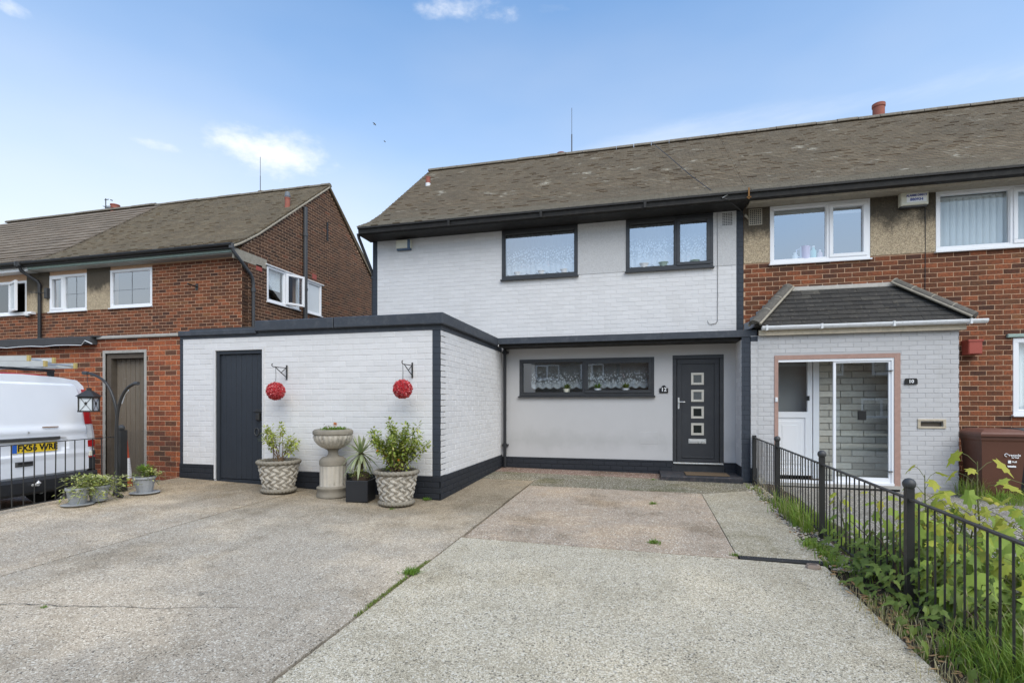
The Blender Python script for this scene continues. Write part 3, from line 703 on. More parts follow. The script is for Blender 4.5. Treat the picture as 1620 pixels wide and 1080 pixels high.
# drain channel
dr = thing('drain_channel', 'narrow black slotted drain grate set across the concrete drive edge', 'drain', (1.3, 5.40, gz(1.3, 5.4)))
mb = MB(); z = gz(1.3, 5.4)
for (y0, y1) in ((5.345, 5.357), (5.443, 5.455)): mb.wbox(.93, 1.70, y0, y1, z - .05, z + .001)
mb.build('channel', 'iron_black', dr); mb = MB(); mb.face([(.93, 5.35, z - .03), (1.70, 5.35, z - .03), (1.70, 5.45, z - .03), (.93, 5.45, z - .03)]); mb.build('channel_bed', 'flat_black', dr)
mb = MB(); mb.wbox(-.007, .007, -.043, .043, -.012, .0); me0 = mb.build('bar', 'iron_grey', dr)
me0.location = (.945, 5.40, z + .0015)
for i in range(1, 34):
    o = link('bar', me0.data, dr); o.location = (.945 + i * .0225, 5.40, z + .0015)

# ================================================================== NUMBER 12, the white house
YK, YG, YC, YL, XL, YP = 10.53, 7.07, 9.94, 11.06, -9.94, 9.93
FK = front(YK)
h12 = thing('white_house', 'white painted brick end house with anthracite window frames and brown tiled roof', 'house', (-2, 12, 0))
W1 = (-2.874, -1.259, 4.06, 5.098); W2 = (-.295, 1.349, 4.07, 5.098); KW = (-2.487, .255, 1.585, 2.348); D12 = (.602, 1.542, .12, 2.369)
wall(FK, [(-5.917, 1.891, 2.5, 5.13), (-2.87, 1.77, -.1, 2.5), (-5.917, -2.87, -.1, 2.5)], [W1, W2, KW, D12], .22, 'mortar_white', h12)
# dark quoin strips, pebbledash panels
lay_bricks([(FK, -5.803, 1.765, 2.62, 5.11, [W1, W2, (-1.259, -.295, 4.06, 5.2), (1.349, 1.765, 4.07, 5.2)], 'paint_white', None),
            (FK, -5.917, -5.806, 2.62, 5.11, [], 'paint_navy', None), (FK, 1.768, 1.891, 2.62, 5.11, [], 'paint_navy', None)], h12, 300, pr=.0034, joint=.0072, wob=.0012)
mb = MB(); mb.box(FK, -5.919, -5.8045, 2.6, 5.12, -.01, .0012); mb.box(FK, 1.7665, 1.893, 2.6, 5.12, -.01, .0012); mb.build('quoin_strip', 'mortar_navy', h12)
for (a0, a1) in ((-1.255, -.299), (1.353, 1.765)):
    mb = MB(); mb.box(FK, a0, a1, 4.066, 5.12, -.01, .010); mb.build('pebbledash_panel', 'dash_white', h12)
wall(FK.__class__((0, YK - .006, 0), (1, 0, 0), (0, -1, 0)), [(-2.866, 1.752, .30, 2.57)], [KW, D12], .01, 'render_white', h12, 'render_coat')
# patches trowelled on the render
for (a0, a1, b0, b1) in ((-.02, .34, .62, .86), (1.62, 1.72, 1.75, 1.95), (1.60, 1.72, 1.40, 1.62)):
    mb = MB(); mb.box(FK, a0, a1, b0, b1, .004, .0085, ch=.002); mb.build('render_patch', 'render_white', h12)
lay_bricks([(Fr((0, YK - .02, 0), (1, 0, 0), (0, -1, 0)), -2.868, .60, .03, .305, [], 'paint_plinth', None), (Fr((0, YK - .02, 0), (1, 0, 0), (0, -1, 0)), 1.545, 1.752, .03, .29, [], 'paint_plinth', None)], h12, 80, pr=.006)
mb = MB(); mb.box(FK, -2.868, .60, -.1, .303, -.02, .02); mb.box(FK, 1.545, 1.752, -.1, .289, -.02, .02); mb.build('plinth', 'mortar_plinth', h12)
# gable end, rear and inner volume
PR12 = [(10.02, 5.262), (10.55, 5.545), (11.07, 5.905), (14.0, 8.235)]
gab = [(-5.917, 10.56, -.1), (-5.917, 17.5, -.1), (-5.917, 17.5, 5.2), (-5.917, 14.0, 8.12), (-5.917, 10.56, 5.35)]
mb = MB(); mb.prism(gab[::-1], (.22, 0, 0)); mb.wbox(-5.7, 1.89, 17.3, 17.5, -.1, 5.2); mb.build('gable_wall', 'mortar_white', h12)
# roof deck
def roof_deck(prof, x0, x1, parent, mat, back_y, back_z, name='roof'):
    mb = MB(); prof = [(prof[0][0] + .10, prof[0][1] + .055)] + prof[1:]; q = [Vector((x0, y, z - .02)) for y, z in prof] + [Vector((x0, back_y, back_z))]; lo = [Vector((x0, back_y - .1, back_z - .1))] + [Vector((x0, y, z - .1)) for y, z in prof[::-1]]
    mb.prism(q + lo, (x1 - x0, 0, 0)); return mb.build(name, mat, parent)
roof12 = roof_deck(PR12, -6.0, 1.89, h12, 'tile_brown', 18.0, 5.2)
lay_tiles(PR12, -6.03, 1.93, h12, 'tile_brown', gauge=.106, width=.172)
def ridge(y, z, x0, x1, parent, n0=.45, rad=.11):
    mb = MB(); K = 8; ln = n0 - .012
    pr = [(rad * math.cos(math.pi * k / K), rad * .85 * math.sin(math.pi * k / K)) for k in range(K + 1)] + [(-rad * .82, -.01), (rad * .82, -.01)][::1]
    mb.prism([Vector((0, a, b)) for a, b in pr], (ln, 0, 0)); me = mb.build('ridge_tile', 'ridge_stone', parent); d = me.data; bpy.data.objects.remove(me)
    x = x0
    while x < x1 - .05:
        o = link('ridge_tile', d, parent); o.location = (x, y, z + rv(-.006, .006)); o.rotation_euler = (0, rv(-.01, .01), rv(-.01, .01)); o.scale = (min(1, (x1 - x) / n0), 1, 1); x += n0
ridge(14.0, 8.225, -6.03, 1.9, h12)
# boxed gutter and soffit, painted black
mb = MB(); S = lambda x: [Vector((x, y, z)) for y, z in ((10.56, 5.235), (10.10, 5.25), (9.985, 5.262), (9.985, 5.225), (10.02, 5.22), (10.03, 5.125), (10.06, 5.10), (10.56, 5.10))]
mb.prism(S(-5.99), (7.875, 0, 0)); mb.build('gutter', 'black_gutter', h12)
mb = MB(); mb.tube([(-5.96, 10.022, 5.130), (1.88, 10.022, 5.130)], .013, 6); mb.build('gutter_lip', 'black_gutter', h12)
for x in (-3.9, -1.95, .05): 
    mb = MB(); mb.wbox(x, x + .05, 9.98, 10.05, 5.12, 5.258); mb.build('gutter_joint', 'black_gutter', h12)
mb = MB(); mb.tube([(-6.05, 10.12, 5.17), (-6.05, 10.16, 5.08), (-5.99, 10.62, 4.45), (-5.985, 10.66, 4.38), (-5.985, 10.66, 2.7)], .034, 10); smooth(mb.build('downpipe', 'pipe_grey', h12))
mb = MB(); mb.tube([(-6.01, 10.66, 4.31), (-5.95, 10.66, 4.31)], .045, 10); mb.build('pipe_clip', 'pipe_grey', h12)
# windows
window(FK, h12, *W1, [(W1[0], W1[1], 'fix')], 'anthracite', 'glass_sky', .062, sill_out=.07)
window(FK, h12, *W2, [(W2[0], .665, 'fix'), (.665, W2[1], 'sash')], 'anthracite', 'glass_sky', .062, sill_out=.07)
window(FK, h12, *KW, [(KW[0], -1.13, 'fix'), (-1.13, KW[1], 'sash')], 'anthracite', 'glass', .062, sill_out=.07, room_mat='room_grey')
# front door
dp = MB(); a0, a1, b0, b1 = .602, 1.542, .255, 2.369
dp.box(FK, a0, a1, b1 - .075, b1, -.08, .012, ch=.004); dp.box(FK, a0, a0 + .075, .255, b1 - .075, -.08, .011, ch=.004); dp.box(FK, a1 - .075, a1, .255, b1 - .075, -.08, .011, ch=.004); dp.box(FK, a0, a1, .10, .247, -.08, .010)
dframe = dp.build('door_frame', 'anthracite', h12)
mb = MB(); x0, x1, z0, z1 = .685, 1.459, .285, 2.288
mb.box(FK, x0, x1, z0, z1, -.07, -.018)
for (p0, p1, q0, q1, t) in ((x0, x1, z1 - .09, z1, .004), (x0, x1, z0, z0 + .055, .002), (x0, x0 + .085, z0 + .055, z1 - .09, .003), (x1 - .085, x1, z0 + .055, z1 - .09, .003)): mb.box(FK, p0, p1, q0, q1, -.018, t, ch=.004)
mb.box(FK, .79, 1.354, .36, .385, -.018, .0, ch=.006)
door = mb.build('door', 'anthracite_door', h12)
for cz in (1.905, 1.575, 1.25, .925):
    cx = 1.066; m = MB(); o_, i_ = .118, .074
    m.box(FK, cx - o_, cx + o_, cz + i_, cz + o_, -.02, -.004, ch=.004); m.box(FK, cx - o_, cx + o_, cz - o_, cz - i_, -.02, -.004, ch=.004); m.box(FK, cx - o_, cx - i_, cz - i_, cz + i_, -.02, -.005, ch=.004); m.box(FK, cx + i_, cx + o_, cz - i_, cz + i_, -.02, -.005, ch=.004)
    m.build('light_frame', 'satin_steel', door); m = MB(); m.box(FK, cx - i_ - .002, cx + i_ + .002, cz - i_ - .002, cz + i_ + .002, -.03, -.014); m.build('door_pane', 'glass_dark' if cz < 1.4 else 'glass_frost', door)
m = MB(); m.box(FK, .90, 1.225, .645, .735, -.02, -.006, ch=.006); m.box(FK, .92, 1.205, .665, .712, -.006, .004, ch=.006); m.build('letterbox', 'steel', door)
m = MB(); m.box(FK, .700, .732, 1.32, 1.54, -.0, .012, ch=.004); m.tube([FK.p(.716, 1.455, .01), FK.p(.716, 1.455, .055), FK.p(.73, 1.455, .062), FK.p(.83, 1.455, .060)], .009, 8); smooth(m.build('handle', 'steel', door))
m = MB(); m.box(FK, .615, 1.53, .248, .276, -.05, .045, ch=.006); m.build('threshold', 'steel', door)
st = MB(); st.wbox(.355, 1.745, 9.78, 10.52, -.05, .105, ch=0); st.prism([(.355, 9.745, -.05), (.355, 9.78, -.05), (.355, 9.78, .105), (.355, 9.76, .103), (.355, 9.745, .088)][::-1], (1.39, 0, 0)); st.build('door_step', 'step_paint', h12)
# canopy over the recess, pier beside the door
mb = MB(); mb.wbox(-2.80, 2.015, 9.94, 9.985, 2.618, 2.742, ch=.004); can = mb.build('canopy_fascia', 'navy_trim', h12)
mb = MB(); mb.wbox(-2.80, 2.0, 9.99, 10.52, 2.665, 2.735); mb.wbox(-2.80, 1.752, 10.02, 10.515, 2.575, 2.66); mb.build('canopy', 'black_gutter', h12)
for x in (-1.32, .38): 
    m = MB(); m.wbox(x, x + .012, 9.934, 9.95, 2.615, 2.744); m.build('fascia_joint', 'navy_trim', can)
mb = MB(); mb.wbox(1.758, 1.899, 9.945, 10.525, -.1, 2.615); mb.build('pier', 'mortar_navy', h12)
lay_bricks([(front(9.945), 1.757, 1.899, .0, 2.615, [], 'paint_navy', None), (sideW(1.758), -10.525, -9.95, .03, .285, [], 'paint_plinth', None), (sideW(1.758), -10.525, -9.95, .285, 2.57, [], 'paint_white', None)], h12, 130, pr=.0034, joint=.0072, wob=.0012)
mb = MB(); mb.box(sideW(1.758), -10.52, -9.99, .29, 2.57, .0, .0035); mb.build('pier_face', 'mortar_white', h12)
# rain pipe in the corner
mb = MB(); mb.tube([(-2.78, 10.42, 2.62), (-2.78, 10.42, .09)], .034, 12); smooth(mb.build('downpipe', 'black_plastic', h12))
for z in (2.5, .55):
    mb = MB(); mb.tube([(-2.78, 10.42, z - .04), (-2.78, 10.42, z + .04)], .044, 12); mb.wbox(-2.84, -2.72, 10.41, 10.52, z - .02, z + .02); mb.build('pipe_clip', 'black_plastic', h12)
# vent brick, flue pots on the roof
def vent(parent, a0, a1, b0, b1, body, nx=6, nz=8, F=FK):
    mb = MB(); mb.box(F, a0, a1, b0, b1, -.01, .012); v = mb.build('air_vent', body, parent); mb = MB(); w, h = (a1 - a0 - .03) / nx, (b1 - b0 - .03) / nz
    for i in range(nx):
        for j in range(nz): mb.box(F, a0 + .015 + i * w + w * .2, a0 + .015 + (i + 1) * w - w * .2, b0 + .015 + j * h + h * .2, b0 + .015 + (j + 1) * h - h * .2, .010, .0135)
    mb.build('vent_hole', 'flat_black', v)
vent(h12, 1.497, 1.712, 4.815, 5.09, 'dash_white')
def flue(parent, x, y, z, h, rad, mat, base=None):
    mb = MB(); mb.lathe([(rad, 0), (rad, h * .86), (rad * 1.12, h * .88), (rad * 1.12, h), (rad * .85, h), (rad * .8, h * .6)], (x, y, z), 18); o = smooth(mb.build('chimney_pot', mat, parent))
    if base:
        mb = MB(); mb.lathe([(rad * 1.08, -.22), (rad * 1.08, .02), (rad * .9, .02)], (x, y, z), 18); smooth(mb.build('pot_collar', base, o))
    return o
flue(h12, -5.53, 12.75, 7.30, .19, .062, 'terracotta', 'upvc_old'); flue(h12, -2.15, 14.12, 8.20, .17, .11, 'terracotta')
# short cable loop clipped to the wall
mb = MB(); mb.tube([FK.p(1.42, 5.08, .012), FK.p(1.425, 4.5, .014), FK.p(1.43, 3.6, .012), FK.p(1.425, 3.0, .013), FK.p(1.40, 2.965, .013), FK.p(1.30, 2.95, .013), FK.p(1.26, 2.98, .013), FK.p(1.25, 3.02, .013)], .004, 5); mb.build('wall_cable', 'black_plastic', h12)

# ================================================================== WHITE ANNEXE (garage side)
FG = front(YG); FS = sideE(-2.868)
gar = thing('white_annexe', 'low white painted flat-roofed annexe with navy coping, corner strip and plinth', 'annexe', (-5, 8.5, 0))
GD = (-6.864, -5.948, -.1, 2.295)
wall(FG, [(-7.604, -2.868, -.1, 2.60)], [GD], .2, 'mortar_white', gar)
wall(FS, [(7.075, 10.52, -.1, 2.60)], [], .2, 'mortar_white', gar, 'side_wall')
ptop = lambda a: .304 + (.398 - .304) * (-2.998 - a) / 3.917
lay_bricks([(FG, -7.54, -3.0, .40, 2.508, [GD, (-7.54, -3, 0, .3), (-5.88, -5.0, .2, .3)], 'paint_white', None),
            (FG, -5.90, -3.0, .345, .40, [], 'paint_white', None),
            (FG, -2.996, -2.868, .30, 2.508, [], 'paint_navy', None), (FG, -7.604, -7.543, .40, 2.508, [], 'paint_navy', None),
            (FS, 7.07, 10.5, .345, 2.508, [], 'paint_white', None)], gar, 300, pr=.0034, joint=.0072, wob=.0012)
mb = MB(); mb.box(FG, -2.997, -2.8665, .30, 2.51, -.01, .0012); mb.box(FG, -7.606, -7.5415, .39, 2.51, -.01, .0012); mb.build('corner_strip', 'mortar_navy', gar)
lay_bricks([(Fr((0, YG - .012, 0), (1, 0, 0), (0, -1, 0)), -7.604, -2.856, -.02, .345, [(-6.93, -5.90, -1, 1)], 'paint_plinth', None), (Fr((0, YG - .012, 0), (1, 0, 0), (0, -1, 0)), -7.604, -6.93, .345, .40, [], 'paint_plinth', None),
            (Fr((-2.856, 0, 0), (0, 1, 0), (1, 0, 0)), 7.06, 10.44, -.02, .345, [], 'paint_plinth', None)], gar, 120, 'plinth_brick', pr=.006)
mb = MB(); mb.box(FG, -7.604, -6.905, -.1, .398, -.01, .012); mb.box(FG, -5.91, -2.868, -.1, .343, -.01, .012); mb.box(FS, 7.058, 10.50, -.1, .343, -.01, .012); mb.build('plinth', 'mortar_plinth', gar)
mb = MB(); mb.box(FG, -7.6, -2.868, 2.508, 2.60, -.01, .008); mb.box(FS, 7.062, 10.45, 2.508, 2.60, -.01, .008); mb.build('top_band', 'navy_trim', gar)
# copings in lengths
def coping(a0, a1, b0, b1, F, n1, d):
    mb = MB(); mb.box(F, a0, a1, b0, b1, -d, n1, ch=.012); return mb.build('coping', 'navy_trim', gar)
coping(-7.604, -6.05, 2.552, 2.64, FG, .05, .2)
for (a0, a1) in ((-6.045, -4.62), (-4.608, -2.81)): coping(a0, a1, 2.586, 2.752, FG, .075, .25)
for (a0, a1) in ((7.0, 8.6), (8.605, 9.985)): coping(a0, a1, 2.587, 2.751, FS, .068, .25)
mb = MB(); mb.wbox(-7.55, -2.95, 7.2, 10.5, 2.60, 2.70); mb.wbox(-7.6, -5.93, 10.5, 14, 2.60, 2.70); mb.build('flat_roof', 'felt_roof', gar)
mb = MB(); mb.wbox(-7.6, -7.42, 7.27, 14, -.1, 2.6); mb.build('party_wall', 'mortar_white', gar)
# plank door
mb = MB(); mb.box(FG, GD[0] - .028, GD[0], .17, 2.325, -.05, .022); mb.box(FG, GD[1], GD[1] + .028, .12, 2.325, -.05, .022); mb.box(FG, GD[0], GD[1], 2.297, 2.325, -.05, .0215); mb.build('door_trim', 'mortar_white', gar)
mb = MB(); mb.box(FG, GD[0], GD[0] + .06, .1, 2.295, -.1, .0, ch=.004); mb.box(FG, GD[1] - .035, GD[1], .1, 2.295, -.1, .0, ch=.004); mb.box(FG, GD[0] + .06, GD[1] - .035, 2.235, 2.295, -.1, -.001, ch=.004); mb.box(FG, GD[0], GD[1], -.1, .165, -.1, -.02); gf = mb.build('door_frame', 'plank_navy', gar)
gd = MB(); gd.box(FG, GD[0] + .05, GD[1] - .03, .17, 2.24, -.09, -.055); gdoor = gd.build('door', 'plank_navy', gar)
n = 8; w = (GD[1] - GD[0] - .095) / n
for i in range(n):
    m = MB(); m.box(FG, GD[0] + .06 + i * w + .0015, GD[0] + .06 + (i + 1) * w - .0015, .175, 2.232, -.056, -.035 + rv(0, .003), ch=.004); m.build('plank', 'plank_navy', gdoor)
m = MB(); m.box(FG, -6.10, -5.985, 1.26, 1.33, -.035, -.005, ch=.004); m.tube([FG.p(-6.13, 1.295, -.0), FG.p(-5.96, 1.295, -.0)], .012, 8); m.box(FG, -6.08, -6.01, 1.15, 1.26, -.03, .02, ch=.01); m.build('bolt', 'iron_black', gdoor)
m = MB(); ring = [FG.p(-6.085 + .042 * math.cos(t * math.pi / 8), .96 + .06 * math.sin(t * math.pi / 8), -.02) for t in range(17)]; m.tube(ring, .008, 6, False); m.build('ring_handle', 'iron_grey', gdoor)

# ================================================================== NUMBER 10
h10 = thing('brick_terrace_house', 'red brick house with stained pebbledash band adjoining the white house', 'house', (6, 12, 0))
V1 = (2.353, 4.002, 4.045, 5.118); V2 = (5.014, 6.95, 4.09, 5.13); LW = (6.134, 8.0, 1.235, 2.53); PH = (2.03, 5.04, -.1, 2.6)
wall(FK, [(1.895, 10.4, -.1, 5.14)], [V1, V2, LW, (2.2, 3.05, -.1, 2.35)], .22, 'mortar', h10)
lay_bricks([(FK, 1.897, 10.4, .0, 4.075, [LW, (1.8, 5.04, -.1, 2.62), (2.3, 4.0, 4.04, 4.2), (5.0, 6.95, 4.06, 4.2)], 'brick_red', None)], h10, 300, pr=.006)
for (a0, a1) in ((1.897, 2.349), (4.006, 5.010), (6.954, 10.4)):
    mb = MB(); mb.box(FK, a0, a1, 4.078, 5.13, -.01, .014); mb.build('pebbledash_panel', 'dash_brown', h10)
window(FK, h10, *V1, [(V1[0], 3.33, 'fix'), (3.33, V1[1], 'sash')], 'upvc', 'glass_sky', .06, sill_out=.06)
window(FK, h10, *V2, [(V2[0], 6.12, 'fix'), (6.12, V2[1], 'sash')], 'upvc', 'glass_clear', .06, sill_out=.06, room_mat='room_grey')
window(FK, h10, *LW, [(LW[0], 7.1, 'fix'), (7.1, LW[1], 'sash')], 'upvc', 'glass', .075, sill_out=.06, room_mat='room_grey')
mb = MB(); mb.box(FK, 6.04, 8.1, 2.54, 2.60, -.05, .05, ch=.01); mb.build('lintel', 'green_paint', h10)
roof10 = roof_deck(PR12, 1.90, 10.6, h10, 'tile_brown', 18.0, 5.2)
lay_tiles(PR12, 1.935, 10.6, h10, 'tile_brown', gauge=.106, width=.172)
ridge(14.0, 8.225, 1.905, 10.6, h10)
mb = MB(); mb.prism([Vector((1.89, y, z)) for y, z in ((10.3, 5.235), (10.10, 5.25), (9.985, 5.262), (9.985, 5.225), (10.02, 5.22), (10.03, 5.13), (10.07, 5.115), (10.3, 5.115))], (8.7, 0, 0)); mb.build('gutter', 'black_gutter', h10)
mb = MB(); mb.prism([Vector((1.93, y, z)) for y, z in ((10.56, 5.235), (10.31, 5.235), (10.12, 5.112), (10.17, 5.085), (10.56, 5.125))], (8.6, 0, 0)); mb.build('gutter_block', 'concrete_cast', h10)
mb = MB(); mb.wbox(1.9, 10.4, 17.3, 17.5, -.1, 5.2); mb.wbox(10.2, 10.4, 10.8, 17.3, -.1, 5.2); mb.prism([(10.38, 10.56, 5.2), (10.38, 17.5, 5.2), (10.38, 14, 8.1)], (-.2, 0, 0)); mb.build('rear_wall', 'brick_brown', h10)
vent(h10, 1.98, 2.215, 4.79, 5.10, 'concrete_cast', 6, 8, front(YK - .014))
flue(h10, 5.585, 14.2, 8.05, .62, .125, 'terracotta')
mb = MB(); mb.tube([FK.p(4.845, 5.09, .02), FK.p(4.85, 4.6, .022), FK.p(4.855, 4.08, .012), FK.p(4.85, 3.4, .012), FK.p(4.82, 3.1, .02)], .006, 5); mb.build('wall_cable', 'black_plastic', h10)
# gutter bracket and frayed leaves caught at the join
mb = MB(); mb.wbox(1.87, 1.895, 9.96, 9.98, 5.10, 5.30); mb.wbox(1.85, 1.92, 9.96, 9.985, 5.12, 5.14); mb.build('gutter_bracket', 'rust', h10)

# --- porch of number 10
por = thing('porch', 'white painted brick porch with hipped dark tiled roof and glazed sliding door', 'porch', (3.5, 10.2, 0))
FP = front(YP); OP = (2.291, 4.221, -.1, 2.268); SL = (4.51, 4.83, 1.04, 1.13)
wall(FP, [(1.905, 5.055, -.15, 2.63)], [OP, SL], .11, 'mortar_porch', por)
wall(sideE(5.055), [(YP + .001, 10.52, -.15, 2.63)], [], .1, 'mortar_porch', por, 'side_wall')
lay_bricks([(FP, 2.026, 5.055, .03, 2.625, [OP, SL], 'paint_porch', None), (FP, 1.905, 2.018, .27, 2.53, [], 'paint_porch', None), (FP, 1.905, 2.018, .0, .27, [], 'paint_plinth', None), (FP, 1.905, 2.018, 2.53, 2.615, [], 'paint_navy', None), (sideE(5.055), YP, 10.52, .03, 2.62, [], 'paint_porch', None)], por, 300, pr=.004, joint=.008, course=.0795, length=.235, wob=.001)
mb = MB(); mb.box(FP, 1.904, 2.019, -.1, .272, -.01, .0012); mb.build('dark_strip', 'mortar_plinth', por); mb = MB(); mb.box(FP, 1.904, 2.019, 2.528, 2.617, -.01, .0012); mb.build('dark_strip', 'mortar_navy', por)
# stained timber surround, aluminium slider, glass
mb = MB(); a0, a1, b1 = 2.291, 4.221, 2.268
mb.box(FP, a0, a0 + .062, .0, b1, -.09, .014); mb.box(FP, a1 - .088, a1, -.02, b1, -.09, .014); mb.box(FP, a0 + .062, a1 - .088, b1 - .075, b1, -.09, .0135); srd = mb.build('door_surround', 'pink_wood', por)
mb = MB(); mb.wbox(a0, a1, 9.90, 10.05, -.02, .035); mb.build('sill', 'concrete_pale', por)
sl = MB(); sl.box(FP, a0 + .064, a1 - .09, 2.150, 2.192, -.07, .004); sl.box(FP, a0 + .064, a1 - .09, .036, .075, -.08, .02); sl.box(FP, a1 - .125, a1 - .09, .075, 2.150, -.07, .003); slide = sl.build('track_frame', 'upvc', por)
sp = MB(); sp.box(FP, 3.225, 3.268, .075, 2.150, -.045, -.012, ch=.003); sp.box(FP, 4.06, 4.096, .075, 2.150, -.045, -.013); sp.box(FP, 3.268, 4.06, .075, .16, -.045, -.013); sp.box(FP, 3.268, 4.06, 2.12, 2.150, -.045, -.013); sd_ = sp.build('sliding_door', 'upvc', por)
g = MB(); g.face([FP.p(3.26, .15, -.03), FP.p(4.07, .15, -.03), FP.p(4.07, 2.13, -.03), FP.p(3.26, 2.13, -.03)]); g.build('pane', 'glass_porch', sd_)
m = MB(); m.box(FP, 3.60, 3.72, 1.14, 1.30, -.028, .01, ch=.006); m.build('handle', 'flat_black', sd_)
for zz in (1.97, .27):
    m = MB(); m.box(FP, 4.04, 4.11, zz, zz + .012, -.02, .03); m.build('bolt', 'iron_black', srd)
# lobby inside: back wall of rough stone, white door
lob = MB(); lob.wbox(2.30, 4.95, 10.05, 10.52, 2.40, 2.45); lob.wbox(2.20, 2.23, 10.05, 10.55, .0, 2.4); lob.wbox(4.96, 4.99, 10.05, 10.52, 0, 2.4); lob.wbox(2.2, 4.99, 10.05, 10.52, -.1, .02); lob.build('lobby_lining', 'room_grey', por)
lay_bricks([(front(10.50), 3.17, 4.96, .03, 2.38, [], 'stone_clad', None)], por, 120, 'stone', pr=.022, course=.118, length=.37, joint=.014, wob=.008)
mb = MB(); mb.wbox(3.17, 4.96, 10.50, 10.54, .02, 2.4); mb.build('stone_backing', 'concrete_pale', por)
FD = front(10.46)
m = MB(); m.box(FD, 2.25, 2.31, .05, 2.36, -.06, .0, ch=.004); m.box(FD, 3.06, 3.16, .05, 2.36, -.06, .02, ch=.004); m.box(FD, 2.31, 3.06, 2.28, 2.36, -.06, .0, ch=.004); m.build('inner_door_frame', 'upvc', por)
m = MB()
for q in ((2.32, 3.05, .10, .24), (2.32, 3.05, 1.16, 1.27), (2.32, 3.05, 2.20, 2.27), (2.32, 2.41, .24, 1.16), (2.93, 3.05, .24, 1.16), (2.32, 2.37, 1.27, 2.20), (2.97, 3.05, 1.27, 2.20)): m.box(FD, *q, -.06, .006, ch=.003)
m.box(FD, 2.41, 2.93, .24, 1.16, -.06, -.012); m.box(FD, 2.47, 2.87, .30, 1.10, -.012, -.002, ch=.008); m.box(FD, 2.54, 2.80, .37, 1.03, -.002, .004, ch=.006); idr = m.build('inner_door', 'upvc', por)
m = MB(); m.face([FD.p(2.365, 1.265, -.03), FD.p(2.975, 1.265, -.03), FD.p(2.975, 2.205, -.03), FD.p(2.365, 2.205, -.03)]); m.build('pane', 'glass_porch', idr)
m = MB(); m.wbox(2.25, 3.1, 10.72, 10.74, .05, 2.4); m.build('hall_lining', 'room_grey', idr); m = MB(); m.box(FD, 2.955, 3.0, 1.48, 1.56, .0, .03, ch=.008); m.build('latch', 'black_plastic', idr)
m = MB(); m.box(FP, 2.30, 2.342, 1.45, 1.53, .014, .03, ch=.005); m.build('bell_push', 'upvc_old', srd)
# letter slot
m = MB(); m.box(FP, 4.468, 4.87, 1.13, 1.163, -.01, .02, ch=.004); m.box(FP, 4.468, 4.87, 1.007, 1.04, -.01, .02, ch=.004); m.box(FP, 4.468, 4.51, 1.04, 1.13, -.01, .0195, ch=.004); m.box(FP, 4.83, 4.87, 1.04, 1.13, -.01, .0195, ch=.004); ls = m.build('letter_slot', 'cream_wood', por)
m = MB(); m.box(FP, 4.51, 4.83, 1.04, 1.13, -.06, -.035); m.build('slot_back', 'wood_dark', ls)
# roof: hipped lean-to
E0, E1, T0, T1 = (1.955, 9.83, 2.77), (5.175, 9.83, 2.77), (2.66, 10.53, 3.53), (4.35, 10.53, 3.53)
W0, W1_ = (1.955, 10.53, 2.77), (5.175, 10.53, 2.77)
mb = MB(); mb.faces([E0, E1, T1, T0, W0, W1_], [(0, 1, 2, 3), (4, 0, 3), (1, 5, 2), (4, 5, 1, 0)]); proof = mb.build('roof', 'tile_slate', por)
def hiplim(y):
    k = (y - 9.83) / .70; return 1.985 + (2.66 - 1.985) * k, 5.15 + (4.35 - 5.15) * k
lay_tiles([(9.80, 2.772), (10.52, 3.545)], 1.98, 5.15, por, 'tile_slate', gauge=.118, width=.30, xlim=hiplim, thick=.02, lap=1.5, tail=False)
def hip(p, q, n, rad):
    p, q = Vector(p), Vector(q); d = (q - p) / n; x = d.normalized(); y = Vector((0, 0, 1)).cross(x).normalized(); z = x.cross(y)
    for i in range(n):
        mb = MB(); pr = [p + d * i + y * (rad * math.cos(math.pi * k / 8)) + z * (rad * .75 * math.sin(math.pi * k / 8) + .02) for k in range(9)]
        mb.prism(pr[::-1], d * .96); mb.build('hip_tile', 'ridge_slate', por)
        mb = MB(); mb.tube([p + d * (i + .97) + y * (rad * .95 * math.cos(math.pi * k / 8)) + z * (rad * .72 * math.sin(math.pi * k / 8) + .02) for k in range(9)], .012, 5); mb.build('mortar_joint', 'concrete_cast', por)
    mb = MB()
    for sg in (1, -1): mb.tube([p + y * rad * sg + z * .012, q + y * rad * sg + z * .012], .022, 6)
    mb.build('hip_bedding', 'concrete_cast', por)
plain('ridge_slate', (.125, .115, .10), .9, .35, 8, bump=.4, dirt=(.24, .22, .18))
hip((1.945, 9.80, 2.80), (2.66, 10.50, 3.56), 3, .105); hip((5.19, 9.80, 2.80), (4.35, 10.50, 3.56), 4, .105)
mb = MB(); mb.prism([(2.62, 10.45, 3.50), (2.62, 10.45, 3.515), (2.62, 10.515, 3.575), (2.62, 10.53, 3.60), (2.62, 10.53, 3.5)], (1.76, 0, 0)); mb.build('top_flashing', 'concrete_pale', por)
